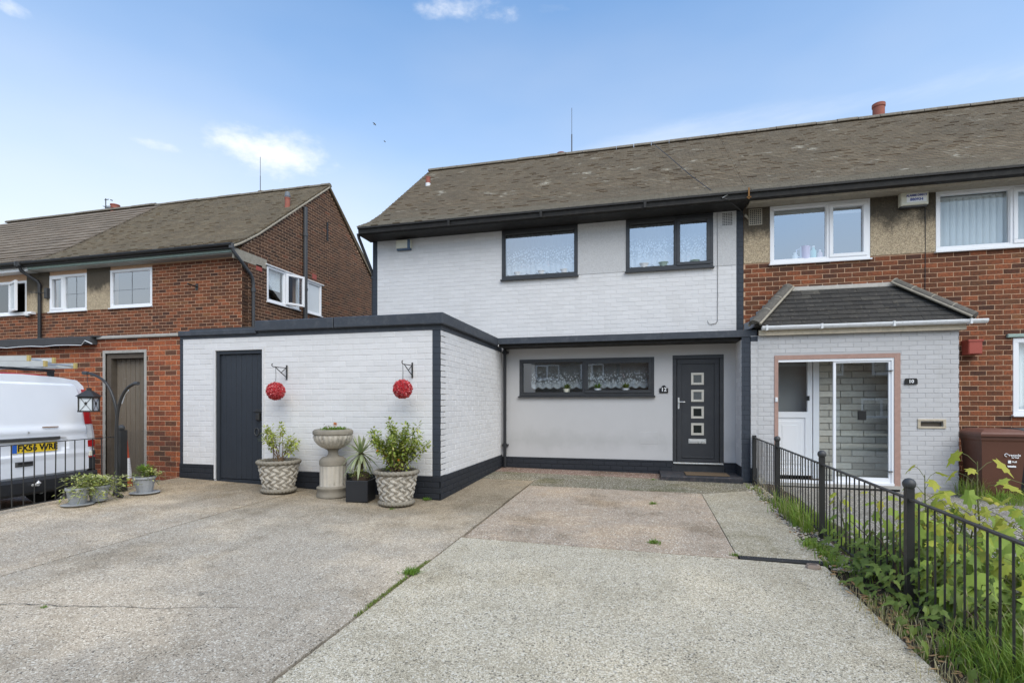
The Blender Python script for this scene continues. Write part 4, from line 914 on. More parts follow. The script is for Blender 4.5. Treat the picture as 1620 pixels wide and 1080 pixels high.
# stepped lead soaker on the white-house side
for i in range(7):
    x0 = 1.90 + i * .105; z0 = 2.78 + i * .105
    mb = MB(); mb.prism([FK.p(x0, z0 - .02, .012), FK.p(x0 + .15, z0 + .10, .012), FK.p(x0 + .15, z0 + .22, .012), FK.p(x0, z0 + .16, .012)], (0, -.004, 0)); mb.build('lead_step', 'lead', por)
mb = MB(); mb.faces([(1.90, 9.86, 2.752), (1.96, 9.84, 2.785), (2.66, 10.50, 3.55), (1.90, 10.525, 2.82)], [(0, 1, 2, 3)]); mb.build('lead_valley', 'lead', por)
mb = MB(); mb.wbox(2.023, 5.12, 9.85, 9.875, 2.62, 2.715); mb.wbox(5.06, 5.12, 9.876, 10.52, 2.62, 2.715); mb.build('fascia', 'cream_wood', por)
mb = MB(); K = 8; mb.prism([Vector((2.06, 9.80 + .052 * math.cos(math.pi + math.pi * k / K), 2.765 + .06 * math.sin(math.pi + math.pi * k / K))) for k in range(K + 1)] + [Vector((2.06, 9.848, 2.775)), Vector((2.06, 9.752, 2.775))], (3.31, 0, 0)); gut = mb.build('gutter', 'upvc_old', por)
for x in (2.12, 2.98, 4.05, 5.12):
    mb = MB(); mb.wbox(x, x + .03, 9.742, 9.86, 2.70, 2.785); mb.build('gutter_clip', 'upvc_old', gut)

# ================================================================== LEFT PAIR OF BRICK HOUSES
FL = front(YL); FX = sideE(XL)
hl = thing('brick_gable_house', 'dark red brick house with gable end and open bathroom window on the left', 'house', (-13, 13, 0))
U1 = (-14.274, -12.824, 4.08, 5.12); U2 = (-16.522, -15.121, 4.07, 5.105); G1 = (11.96, 13.323, 4.24, 5.215); G2 = (13.70, 14.42, 4.235, 5.215)
wall(FL, [(-16.94, XL, -.1, 5.25)], [U1, U2], .22, 'mortar', hl)
PRL = [(10.70, 5.42), (11.0, 5.60), (11.56, 5.985), (14.78, 8.56)]
gtop = lambda y: (5.38 + (y - 11.06) * .80 if y < 14.78 else 8.36 - (y - 14.78) * .80)
apex = 5.38 + (14.78 - 11.06) * .80
wall(FX, [(11.062, 18.5, -.1, 5.38)], [G1, G2], .22, 'mortar', hl, 'gable_wall')
mb = MB(); mb.prism([(XL, 11.062, 5.38), (XL, 18.5, 5.38), (XL, 18.5, 5.45), (XL, 14.78, apex + .09), (XL, 11.062, 5.46)][::-1], (-.2, 0, 0)); mb.build('gable_peak', 'mortar', hl)
lay_bricks([(FL, -16.94, -12.82, 2.5, 4.05, [], 'brick_red', None), (FL, -12.82, XL, 2.5, 5.2, [], 'brick_red', None),
            (FX, 11.06, 18.5, 2.4, 8.4, [G1, G2], 'brick_brown', lambda a: 5.58 + (a - 11.06) * .80 if a < 14.78 else apex + .19 - (a - 14.78) * .80)], hl, 300, pr=.006)
for (a0, a1) in ((-16.94, -16.526), (-15.117, -14.278)):
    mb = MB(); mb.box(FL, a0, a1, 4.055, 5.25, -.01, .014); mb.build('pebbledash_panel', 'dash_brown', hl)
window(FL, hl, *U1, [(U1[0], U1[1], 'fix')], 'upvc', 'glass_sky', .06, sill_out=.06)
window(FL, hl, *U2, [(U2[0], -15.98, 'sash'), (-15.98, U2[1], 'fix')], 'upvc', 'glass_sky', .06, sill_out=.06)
for (a, b0_, b1_, v_) in ((-13.55, 4.14, 5.06, 1), (-14.21, 4.56, -12.89, 0), (-15.55, 4.13, 5.05, 1), (-15.95, 4.55, -15.18, 0)):
    m = MB(); m.box(FL, a - .004, a + .004, b0_, b1_, -.028, -.024) if v_ else m.box(FL, a, b1_, b0_ - .004, b0_ + .004, -.028, -.024); m.build('glazing_bar', 'lead', hl)
wg = window(FX, hl, *G1, [(G1[0], 12.68, 'fix'), (12.68, G1[1], 'none')], 'upvc', 'glass', .06, sill_out=.06)
an = R(24); FO = Fr((XL + .035, 12.70, 0), (math.sin(an), math.cos(an), 0), (math.cos(an), -math.sin(an), 0))
m = MB(); q0, q1 = 4.285, 5.175
for r_ in ((0, .56, q1 - .065, q1), (0, .56, q0, q0 + .065), (0, .065, q0 + .065, q1 - .065), (.495, .56, q0 + .065, q1 - .065)): m.box(FO, *r_, -.03, .03, ch=.005)
sx = m.build('sash', 'upvc', wg); m = MB(); m.face([FO.p(.06, q0 + .06), FO.p(.5, q0 + .06), FO.p(.5, q1 - .06), FO.p(.06, q1 - .06)]); m.build('pane', 'glass', wg)
w2 = window(FX, hl, *G2, [(G2[0], G2[1], 'fix')], 'upvc', 'glass_frost_pale', .05, sill_out=.06, room=False)
for (y0, y1) in ((11.9, 13.40), (13.62, 14.52)):
    m = MB(); m.box(FX, y0, y1, 5.215, 5.25, -.02, .05, ch=.006); m.build('drip_board', 'upvc_old', hl)
roofl = roof_deck(PRL, -16.94, XL + .06, hl, 'tile_lefthouse', 18.9, 5.3)
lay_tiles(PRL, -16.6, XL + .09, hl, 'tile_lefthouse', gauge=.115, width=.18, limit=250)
ridge(14.78, 8.545, -16.9, XL + .09, hl)
# verge: mortar bedding and undercloak
mb = MB(); vp = [Vector((XL + .05, y, z - .055)) for y, z in PRL]; mb.tube(vp, .036, 6); mb.tube([Vector((XL + .05, 14.78, 8.50)), Vector((XL + .05, 18.6, 5.45))], .03, 6); mb.build('verge', 'cream_wood', hl)
mb = MB(); mb.prism([(XL + .08, 14.78, 8.56), (XL + .08, 18.8, 5.40), (XL + .08, 18.8, 5.30), (XL + .08, 14.78, 8.46)], (-.08, 0, 0)); mb.build('rear_verge', 'tile_lefthouse', hl)
mb = MB(); mb.wbox(-16.94, XL + .02, 10.68, 10.76, 5.31, 5.42); mb.tube([(-16.94, 10.66, 5.40), (XL + .06, 10.66, 5.40)], .05, 8); mb.build('gutter', 'black_gutter', hl)
mb = MB(); mb.wbox(-16.94, XL + .01, 10.765, 10.80, 5.245, 5.36); mb.build('fascia', 'green_paint', hl)
mb = MB(); mb.wbox(-16.94, XL, 10.81, 11.06, 5.22, 5.25); mb.build('soffit', 'concrete_pale', hl)
mb = MB(); mb.box(FX, 10.79, 11.95, 5.10, 5.36, -.05, .012); mb.prism([FX.p(11.95, 5.10, .011), FX.p(11.95, 5.36, .011), FX.p(11.4, 5.36, .011)][::-1], (-.03, 0, 0)); mb.build('corbel', 'concrete_cast', hl)
mb = MB(); px = XL + .07; mb.tube([(px - .04, 10.68, 5.38), (px - .02, 10.70, 5.26), (px, 10.95, 5.05), (px, 11.28, 4.80), (px, 11.36, 4.70), (px, 11.38, 4.55), (px, 11.38, 2.6)], .042, 10); smooth(mb.build('downpipe', 'pipe_grey', hl))
mb = MB(); mb.tube([(px, 11.38, 4.36), (px, 11.38, 4.46)], .056, 10); mb.tube([(px - .04, 10.68, 5.30), (px - .04, 10.68, 5.42)], .06, 10); mb.build('pipe_collar', 'pipe_grey', hl)
mb = MB(); mb.tube([(px, 13.53, 2.7), (px, 13.53, 7.38)], .062, 12); smooth(mb.build('soil_pipe', 'pipe_grey', hl)); mb = MB(); mb.tube([(px, 13.53, 6.5), (px, 13.53, 6.6)], .074, 12); mb.tube([(px, 13.53, 4.86), (px, 13.53, 4.93)], .074, 12); mb.build('pipe_collar', 'pipe_grey', hl)
flue(hl, -10.22, 13.17, 7.30, .26, .075, 'terracotta', 'terracotta'); flue(hl, -12.5, 14.85, 8.5, .14, .14, 'concrete_cast')
mb = MB(); mb.lathe([(.07, 0), (.085, .05), (.06, .18), (.02, .2)], (-10.22, 13.17, 7.55), 14); mb.build('pot_cowl', 'lead', hl)
m = MB(); m.box(FX, 14.70, 14.78, 6.75, 7.35, .0, .02); m.build('slot_vent', 'flat_black', hl)
for (y0, z0) in ((11.55, 4.985), (13.95, 5.33)):
    m = MB(); m.box(FX, y0, y0 + .22, z0, z0 + .16, .0, .012, ch=.003); m.build('red_vent_brick', 'red_cap', hl)
# neighbour beyond, pinker tiles
hf = thing('far_semi_house', 'brick semi with pinkish concrete tiles at the far left edge', 'house', (-21, 13, 0))
U3 = (-19.6, -17.41, 4.045, 5.03)
wall(FL, [(-24.5, -16.945, -.1, 5.25)], [U3], .22, 'mortar', hf)
lay_bricks([(FL, -24.5, -16.945, 2.5, 4.05, [], 'brick_red', None)], hf, 60, pr=.006)
for (a0, a1) in ((-17.406, -16.945), (-24.5, -19.604)):
    mb = MB(); mb.box(FL, a0, a1, 4.055, 5.25, -.01, .014); mb.build('pebbledash_panel', 'dash_brown', hf)
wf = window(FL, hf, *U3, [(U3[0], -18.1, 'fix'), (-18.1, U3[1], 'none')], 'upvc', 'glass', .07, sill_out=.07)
an = R(20); FO = Fr((-18.06, YL - .03, 0), (math.cos(an), -math.sin(an), 0), (-math.sin(an), -math.cos(an), 0)); m = MB(); q0, q1 = 4.12, 4.99
for r_ in ((0, .66, q1 - .07, q1), (0, .66, q0, q0 + .07), (0, .07, q0 + .07, q1 - .07), (.59, .66, q0 + .07, q1 - .07)): m.box(FO, *r_, -.03, .03, ch=.005)
m.build('sash', 'upvc', wf); m = MB(); m.face([FO.p(.06, q0 + .06), FO.p(.6, q0 + .06), FO.p(.6, q1 - .06), FO.p(.06, q1 - .06)]); m.build('pane', 'glass_frost_pale', wf)
roof_deck(PRL, -26, -16.94, hf, 'tile_pink', 18.9, 5.3); PRF = [(y, z + .03) for y, z in PRL]
lay_tiles(PRF, -26, -16.62, hf, 'tile_pink', gauge=.29, width=.30, limit=120, thick=.03, lap=1.25, tail=False)
ridge(14.78, 8.58, -24.3, -16.95, hf)
mb = MB(); mb.wbox(-26, -16.95, 10.68, 10.76, 5.31, 5.42); mb.tube([(-26, 10.66, 5.40), (-16.95, 10.66, 5.40)], .05, 8); mb.build('gutter', 'black_gutter', hf); mb = MB(); mb.wbox(-26, -16.95, 10.765, 10.80, 5.21, 5.36); mb.wbox(-26, -16.95, 10.81, 11.06, 5.22, 5.25); mb.build('fascia', 'upvc_old', hf)
mb = MB(); mb.tube([(-17.1, 10.66, 5.36), (-17.1, 10.72, 5.2), (-16.85, 10.96, 4.95), (-16.8, 10.98, 4.85), (-16.8, 10.98, 2.6)], .045, 10); mb.tube([(-17.1, 10.66, 5.32), (-17.1, 10.66, 5.44)], .10, 10); smooth(mb.build('downpipe', 'black_plastic', hf))
flue(hf, -18.95, 14.85, 8.5, .32, .14, 'terracotta')

# ================================================================== BRICK OUTHOUSE AT THE LEFT
oh = thing('brick_outhouse', 'low red brick outhouse with weathered plank door beside the white annexe', 'outhouse', (-9.5, 8.5, 0))
OD = (-9.24, -8.362, -.15, 2.31)
wall(FG, [(-13.5, -7.607, -.2, 2.56)], [OD], .2, 'mortar', oh)
lay_bricks([(FG, -13.5, -7.607, .0, 2.56, [OD], 'brick_orange', None)], oh, 300, pr=.006)
mb = MB(); mb.wbox(-9.40, -7.61, 7.02, 7.3, 2.562, 2.615, ch=.01); mb.build('coping', 'concrete_pale', oh)
mb = MB(); mb.wbox(-13.5, -9.42, 6.93, 7.3, 2.47, 2.61, ch=.01); mb.prism([(-9.42, 6.95, 2.60), (-9.42, 7.3, 2.60), (-8.7, 7.3, 2.625)], (0, 0, .02)); mb.build('roof_edge', 'felt_roof', oh)
mb = MB(); mb.tube([(-13.5 + i * .3, 6.92, 2.48 - .03 * abs(math.sin(i * 1.1))) for i in range(14)] + [(-9.5, 6.91, 2.53), (-9.35, 6.92, 2.47)], .008, 5); mb.build('loose_cable', 'upvc_old', oh)
mb = MB(); mb.wbox(-13.5, -7.61, 7.25, 11.05, 2.45, 2.55); mb.build('flat_roof', 'felt_roof', oh)
mb = MB(); mb.box(FG, OD[0] - .05, OD[0], .0, 2.36, -.03, .014); mb.box(FG, OD[1], OD[1] + .05, .0, 2.36, -.03, .014); mb.box(FG, OD[0], OD[1], 2.31, 2.36, -.03, .0135); mb.build('door_trim', 'concrete_pale', oh)
mb = MB(); mb.box(FG, OD[0], OD[0] + .10, -.1, 2.31, -.14, -.02); mb.box(FG, OD[1] - .05, OD[1], -.1, 2.31, -.14, -.02); mb.box(FG, OD[0] + .1, OD[1] - .05, 2.22, 2.31, -.14, -.021); mb.build('door_frame', 'wood_dark', oh)
odr = MB(); odr.box(FG, OD[0] + .1, OD[1] - .05, .1, 2.22, -.16, -.145); odo = odr.build('door', 'weathered_plank', oh); n = 7; w = (OD[1] - OD[0] - .15) / n
for i in range(n):
    m = MB(); m.box(FG, OD[0] + .1 + i * w + .004, OD[0] + .1 + (i + 1) * w - .004, .16 + rv(-.02, .02), 2.215, -.146, -.122 + rv(-.004, .004), r=random.random(), ch=.005); m.build('plank', 'weathered_plank', odo, rnd=True)
mb = MB(); mb.box(FG, -11.2, -11.0, 2.10, 2.14, .0, .12); mb.build('shelf_bracket', 'iron_black', oh)
# ================================================================== WINDOW DRESSING
curtain('net_curtain', 'floral lace net curtain in the single-pane upper window of the white house', FK, W1[0] + .07, W1[1] - .07, W1[2] + .10, W1[3] - .08, -.14, 'lace_flower', 11, .016, .22)
curtain('net_curtain', 'floral lace net curtain in the two-pane upper window of the white house', FK, W2[0] + .07, W2[1] - .07, W2[2] + .10, W2[3] - .08, -.14, 'lace_flower', 11, .016, .22)
curtain('cafe_curtain', 'scalloped lace curtain across the low window beside the front door', FK, KW[0] + .22, KW[1] - .1, KW[2] + .15, KW[3] - .08, -.16, 'lace_cafe', 16, .014, .16)
def window_pot(label, F, a, b, n, rad, h, mat, plant=None):
    c = F.p(a, b, n); t = thing('window_pot', label, 'pot', c, 'pots on the window sills')
    m = MB(); m.lathe([(0, 0), (rad * .75, 0), (rad, h), (rad * 1.08, h), (rad * 1.08, h * 1.12), (rad * .85, h * 1.1), (0, h)], c, 18); smooth(m.build('bowl', mat, t))
    if plant:
        m = MB()
        for i in range(46):
            d = Vector((rv(-1, 1), rv(-1, 1), rv(.3, 1.6))); leaf_faces(m, c + Vector((0, 0, h)) + d * rad * .3, d, Vector((0, 0, 1)), rad * rv(.9, 1.7), rad * .4, random.random())
        m.build('leaves', plant, t, rnd=True, kind='stuff')
    return t
for i, a in enumerate((-2.55, -2.03, -1.55)): window_pot(('leftmost', 'middle', 'rightmost')[i] + ' pale bowl on the sill of the single-pane upper window', FK, a, W1[2] + .062, -.08, .085, .08, 'fabric_white')
for i, (a, m_) in enumerate(((.06, 'fabric_white'), (.43, 'green_paint'), (1.02, 'green_paint'))): window_pot(('pale bowl at the left on the sill of the two-pane upper window', 'greenish bowl left of the mullion in the two-pane upper window', 'greenish bowl in the opening sash of the two-pane upper window')[i], FK, a, W2[2] + .062, -.08, .10, .08, m_)
for i, (a, p) in enumerate(((-1.50, 'leaf_ivy'), (-.86, 'leaf_weed'), (-.30, 'leaf_ivy'))): window_pot(('cream plant pot in the left pane of the low window', 'small white plant pot left in the opening pane of the low window', 'white plant pot with bushy plant in the middle of the low window')[i], FK, a, KW[2] + .062, -.085, .075, .075, 'alarm_cream' if i == 0 else 'fabric_white', p)
# vertical blind and roller blinds of number 10, bottles on its sill
bl = thing('vertical_blind', 'pale vertical slat blind in the right upper window of the brick house', 'blind', FK.p(5.9, 4.2, -.14))
m = MB(); m.wbox(V2[0] + .05, V2[1] - .05, YK + .12, YK + .16, 5.03, 5.06); m.build('head_rail', 'upvc', bl)
a = V2[0] + .12
while a < V2[1] - .1:
    m = MB(); an = R(33); w = .047; ca, sa = math.cos(an) * w, math.sin(an) * w
    m.prism([FK.p(a - ca, 4.16, -.14 - sa), FK.p(a + ca, 4.16, -.14 + sa), FK.p(a + ca, 4.16, -.141 + sa + .003), FK.p(a - ca, 4.16, -.141 - sa + .003)], (0, 0, .875)); m.build('slat', 'blind_fabric', bl); a += .098
for (q, lab) in (((V1[0] + .06, 3.31, 5.0, 5.07), 'rolled-up white blind over the wide pane of the brick house upper window'), ((3.37, V1[1] - .09, 4.95, 5.03), 'rolled-up white blind in the opening sash of the brick house upper window')):
    t = thing('roller_blind', lab, 'blind', FK.p((q[0] + q[1]) / 2, q[2], -.12)); m = MB(); m.tube([FK.p(q[0], q[3] - .02, -.13), FK.p(q[1], q[3] - .02, -.13)], .025, 10); m.build('roll', 'fabric_white', t); m = MB(); m.box(FK, q[0], q[1], q[2] - .03, q[3] - .02, -.12, -.117); m.build('cloth', 'fabric_white', t)
plain('lilac', (.55, .57, .75), .4, .1, 4); plain('mint', (.35, .65, .62), .4, .1, 4); plain('pinkish', (.75, .55, .62), .4, .1, 4)
def bottle(label, a, mat, r, h, hd=False):
    c = FK.p(a, V1[2] + .062, -.08); t = thing('bottle' if not hd else 'jug', label, 'bottle' if not hd else 'jug', c)
    m = MB(); m.lathe([(0, 0), (r, 0), (r, h * .68), (r * .5, h * .8), (r * .45, h), (0, h)] if not hd else [(0, 0), (r, 0), (r * 1.05, h), (r * .9, h), (r * .85, .02), (0, .02)], c, 16); smooth(m.build('body', mat, t))
    if hd: m = MB(); m.tube([c + Vector((-r, 0, h * .85)), c + Vector((-r * 1.7, 0, h * .8)), c + Vector((-r * 1.7, 0, h * .3)), c + Vector((-r, 0, h * .2))], .012, 6); m.build('handle', mat, t)
    else: m = MB(); m.lathe([(r * .5, h), (r * .5, h * 1.1), (0, h * 1.1)], c, 12); m.build('cap', 'flat_white', t)
bottle('small white bottle at the left end of the brick house window sill', 2.80, 'fabric_white', .05, .13); bottle('tall lilac jug among bottles on the brick house window sill', 2.97, 'lilac', .085, .24, True)
bottle('mint green bottle right of the lilac jug on the sill', 3.11, 'mint', .05, .22); bottle('pale pink bottle at the right on the brick house sill', 3.22, 'pinkish', .045, .15)
# slatted blind in the gable window
t = thing('slatted_blind', 'half-lowered slatted blind in the open gable window', 'blind', FX.p(12.3, 4.7, -.12)); m = MB()
for i in range(17): m.box(FX, 12.03, 12.64, 4.62 + i * .031, 4.62 + i * .031 + .024, -.125, -.12)
m.build('slats', 'blind_fabric', t, kind='stuff')
for (F, q, lab) in ((FK, LW, 'pale net curtain in the ground floor window of the brick terrace house'),):
    o = curtain('drape', lab, F, q[0] + .06, q[1] - .06, q[2] + .06, q[3] - .06, -.16, 'blind_fabric', 15, .02)

# ================================================================== FIXTURES ON THE WALLS
def alarm(name, label, F, a0, a1, b0, b1, n1, mat, side, parts):
    t = thing(name, label, 'alarm box', F.p((a0 + a1) / 2, b0, 0)); m = MB(); m.box(F, a0, a1, b0 + .03, b1, .0, n1, ch=.012); m.build('cover', mat, t); m = MB(); m.box(F, a0 + .01, a1 - .01, b0, b0 + .03, .0, n1 * .8, ch=.006); m.build('base', side, t); parts(t)
alarm('alarm_box', 'blank cream alarm box under the eaves of the white house', FK, -5.30, -4.95, 4.845, 5.06, .10, 'alarm_cream', 'alarm_blue', lambda t: (lambda m: (m.box(FK, -5.02, -4.955, 4.87, 5.055, .09, .102), m.build('blue_end', 'alarm_blue', t)))(MB()))
def alarm_text(t):
    text_obj('lettering', 'ALARMS DIRECT', .052, 'flat_blue', t, FK, 4.67, 5.055, .135, .0015, .0012, .82); text_obj('number', '880934', .066, 'flat_blue', t, FK, 4.67, 4.985, .135, .0015, .0016, 1.0)
    m = MB(); m.box(FK, 4.52, 4.82, 4.94, 5.09, .125, .133); m.build('label_plate', 'flat_white', t)
alarm('alarm_box', 'cream alarm box with blue lettering and number beside vertical blinds', FK, 4.437, 4.852, 4.865, 5.125, .13, 'alarm_cream', 'iron_grey', alarm_text)
def plaque(label, F, a, b, w, h, txt, arch):
    t = thing('house_number', label, 'number sign', F.p(a, b - h / 2, 0)); m = MB(); pts = [(-w / 2, -h / 2), (w / 2, -h / 2), (w / 2, h * .2)]
    pts += [(w * .28 * math.cos(k * math.pi / 6), h * .2 + h * .42 * math.sin(k * math.pi / 6)) for k in range(7)] if arch else [(w * .42, h / 2), (-w * .42, h / 2)]
    pts += [(-w / 2, h * .2)]; m.prism([F.p(a + x, b + y, .006) for x, y in pts], F.nn * .014); m.build('plate', 'flat_black', t); text_obj('digits', txt, h * .78, 'flat_white', t, F, a, b - h * .02, .0215, .001, .002)
plaque('arched black number 12 plaque beside the front door', front(YK - .006), .436, 1.70, .165, .135, '12', True); plaque('black number 10 plaque on the porch wall', front(YP - .007), 4.37, 1.79, .185, .10, '10', False)
t = thing('door_mat', 'brown coir door mat on the dark front step', 'doormat', (1.17, 10.1, .107)); m = MB(); m.wbox(.80, 1.55, 9.88, 10.33, .1055, .122, ch=.004); m.build('pile', 'mat_coir', t); m = MB(); m.wbox(.79, 1.56, 9.87, 10.34, .1052, .112); m.build('rubber_edge', 'rubber', t)
t = thing('wall_box', 'small red box fixed to brickwork right of the porch', 'box', FK.p(5.52, 2.28, 0)); m = MB(); m.box(FK, 5.40, 5.60, 2.26, 2.50, .0, .20, ch=.012); m.build('case', 'red_cap', t); m = MB(); m.box(FK, 5.39, 5.61, 2.47, 2.505, .0, .21, ch=.006); m.build('lid', 'red_cap', t)
t = thing('security_camera', 'white dome camera under the far left window', 'camera', FL.p(-17.2, 4.0, 0)); m = MB(); m.lathe([(0, 0), (.06, .01), (.085, .07), (.085, .11), (0, .12)], FL.p(-17.25, 3.96, .10), 16); smooth(m.build('dome', 'upvc', t)); m = MB(); m.box(FL, -17.2, -17.05, 4.02, 4.09, .0, .14, ch=.01); m.build('arm', 'upvc', t); m = MB(); m.lathe([(0, -.045), (.04, -.03), (.055, .01)], FL.p(-17.25, 3.96, .10), 12); m.build('lens', 'flat_black', t)
t = thing('wall_bracket', 'rusty iron bracket sticking out of gable house front brickwork', 'bracket', FL.p(-11.34, 4.48, 0)); m = MB(); m.tube([FL.p(-11.34, 4.50, .0), FL.p(-11.34, 4.52, .3)], .02, 8); m.build('arm', 'iron_black', t); m = MB(); m.box(FL, -11.38, -11.30, 4.42, 4.58, .0, .02); m.build('plate', 'iron_black', t)
t = thing('wall_light', 'dark floodlight bracket on pebbledash between the left houses', 'light', FL.p(-16.6, 4.6, 0)); m = MB(); m.box(FL, -16.62, -16.50, 4.45, 4.75, .014, .10, ch=.01); m.build('body', 'iron_black', t); m = MB(); m.tube([FL.p(-16.56, 4.6, .1), FL.p(-17.0, 4.62, .2)], .012, 6); m.build('arm', 'iron_black', t)
# aerials
t = thing('radio_aerial', 'tall thin whip aerial on the white house ridge', 'aerial', (-1.85, 14.1, 8.2)); m = MB(); m.tube([(-1.85, 14.1, 8.15), (-1.85, 14.1, 8.85)], .017, 6); m.build('mast', 'iron_grey', t); m = MB(); m.tube([(-1.85, 14.1, 8.85), (-1.85, 14.1, 9.58)], .007, 6); m.build('whip', 'iron_grey', t)
t = thing('radio_aerial', 'pale thin pole aerial on the gable house ridge', 'aerial', (-12.6, 14.85, 8.5)); m = MB(); m.tube([(-12.6, 14.85, 8.45), (-12.6, 14.85, 9.2)], .012, 6); m.build('mast', 'iron_grey', t); m = MB(); m.tube([(-12.6, 14.85, 9.2), (-12.6, 14.85, 9.85)], .008, 6); m.build('whip', 'iron_grey', t)
t = thing('tv_aerial', 'black television aerial above the far left roof', 'aerial', (-19.4, 14.85, 8.4)); m = MB(); m.tube([(-19.4, 14.85, 8.35), (-19.4, 14.85, 9.1)], .018, 6); m.build('mast', 'iron_black', t)
m = MB(); m.tube([(-19.5, 14.9, 8.78), (-18.85, 14.7, 8.66)], .012, 6); m.build('boom', 'iron_black', t)
for i in range(6): m = MB(); c = Vector((-19.4 + i * .1, 14.87 - i * .03, 8.76 - i * .019)); m.tube([c + Vector((0, -.13, .02)), c + Vector((0, .13, -.02))], .008, 5); m.build('element', 'iron_black', t)
m = MB(); m.tube([(-19.45, 14.85, 9.05), (-19.2, 14.8, 9.03)], .014, 6); m.tube([(-19.1, 14.8, 9.0), (-19.02, 14.8, 8.97)], .02, 6); m.build('upper_boom', 'iron_black', t)
# overhead cable down the roof to the party wall
t = thing('telephone_cable', 'thin dark cable running down the roof to the party wall', 'cable', (.3, 13.9, 8.2)); m = MB(); m.tube([(.26, 13.85, 8.25), (.62, 12.6, 7.26), (1.0, 11.3, 6.2), (1.38, 10.02, 5.22), (1.52, 10.0, 5.14), (1.78, 10.25, 5.02), (1.93, 10.46, 4.93)], .007, 5); m.build('line', 'iron_black', t)
m = MB(); m.tube([(1.44, 10.0, 5.17), (1.66, 10.03, 5.30)], .008, 5); m.build('stay', 'alu', t); m = MB(); m.tube([(1.90, 10.40, 4.96), (1.97, 10.50, 4.92)], .022, 6); m.build('clamp', 'concrete_cast', t)
# birds
for (x, y, z, lab) in ((-10.6, 19.0, 12.9, 'gull gliding high above the left roof, wings spread'), (-10.3, 19.3, 12.3, 'tiny distant bird below the gliding gull')):
    s = .13 if 'gull' in lab and 'gliding high' in lab else .09; t = thing('bird', lab, 'bird', (x, y, z)); m = MB(); m.lathe([(0, -.5 * s), (.10 * s, -.3 * s), (.14 * s, 0), (.08 * s, .35 * s), (0, .5 * s)], (0, 0, 0), 10)
    m.v = [(x + q[2], y + q[1], z + q[0]) for q in m.v]; smooth(m.build('body', 'concrete_cast', t)); m = MB()
    for sg in (1, -1): m.faces([(x - .1 * s, y, z + .05 * s), (x + .2 * s, y, z + .05 * s), (x + .15 * s, y + sg * .5 * s, z + .18 * s), (x - .15 * s, y + sg * 1.1 * s, z + .08 * s), (x - .2 * s, y + sg * .5 * s, z + .14 * s)], [(0, 1, 2, 3, 4)])
    m.build('wings', 'iron_black', t)

# ================================================================== HANGING BALLS
def hanging(x, yball, zb, which):
    t = thing('hanging_bracket', 'black scrolled wall bracket ' + which, 'bracket', (x, YG, 1.85), 'hanging basket brackets'); y0 = YG - .008
    m = MB(); m.wbox(x - .010, x + .010, y0 - .012, y0, 1.80, 2.03); m.build('back_bar', 'iron_black', t)
    m = MB(); m.tube([(x, y0 - .01, 1.985), (x, y0 - .32, 1.985), (x, y0 - .345, 2.0), (x, y0 - .345, 2.025), (x, y0 - .325, 2.03)], .007, 6); m.build('arm', 'iron_black', t)
    m = MB(); m.tube([(x, y0 - .01, 1.835), (x, y0 - .13, 1.90), (x, y0 - .27, 1.982)], .007, 6); m.tube([(x, y0 - .03, 1.98), (x, y0 - .10, 1.93), (x, y0 - .135, 1.905)], .006, 6); m.build('brace', 'iron_black', t)
    b = thing('hanging_ball', 'round red artificial flower ball hanging ' + which, 'flower ball', (x, yball, zb - .135), 'red hanging flower balls'); rad = .118
    m = MB(); m.lathe([(0.001, -rad)] + [(rad * math.cos(k * math.pi / 16), rad * math.sin(k * math.pi / 16)) for k in range(-7, 8)] + [(.001, rad)], (x, yball, zb), 24); smooth(m.build('core', 'petal_dark', b))
    m = MB(); N = 420
    for i in range(N):
        th = math.pi * (1 + 5 ** .5) * i; ph = math.acos(1 - 2 * (i + .5) / N); d = Vector((math.cos(th) * math.sin(ph), math.sin(th) * math.sin(ph), math.cos(ph)))
        c = Vector((x, yball, zb)) + d * (rad * rv(.90, 1.06)); u = d.orthogonal().normalized(); v = d.cross(u); a0 = rv(0, 6)
        for k in range(4):
            an = a0 + k * math.pi / 2; q = u * math.cos(an) + v * math.sin(an); leaf_faces(m, c, q + d * .75, d, rv(.022, .036), .019, random.random(), 'oval', -.3, -.2)
    m.build('petals', 'petal_red', b, kind='stuff', rnd=True)
    m = MB(); m.tube([(x, yball, 1.982), (x - .006, yball, zb + .2), (x, yball, zb + rad)], .0022, 4); m.tube([(x, yball, 1.982), (x + .012, yball, zb + .24), (x, yball, zb + rad)], .0022, 4); m.build('chain', 'iron_black', b)
hanging(-5.49, 6.80, 1.61, 'beside the navy plank door'); hanging(-3.314, 6.74, 1.625, 'near the navy corner strip')

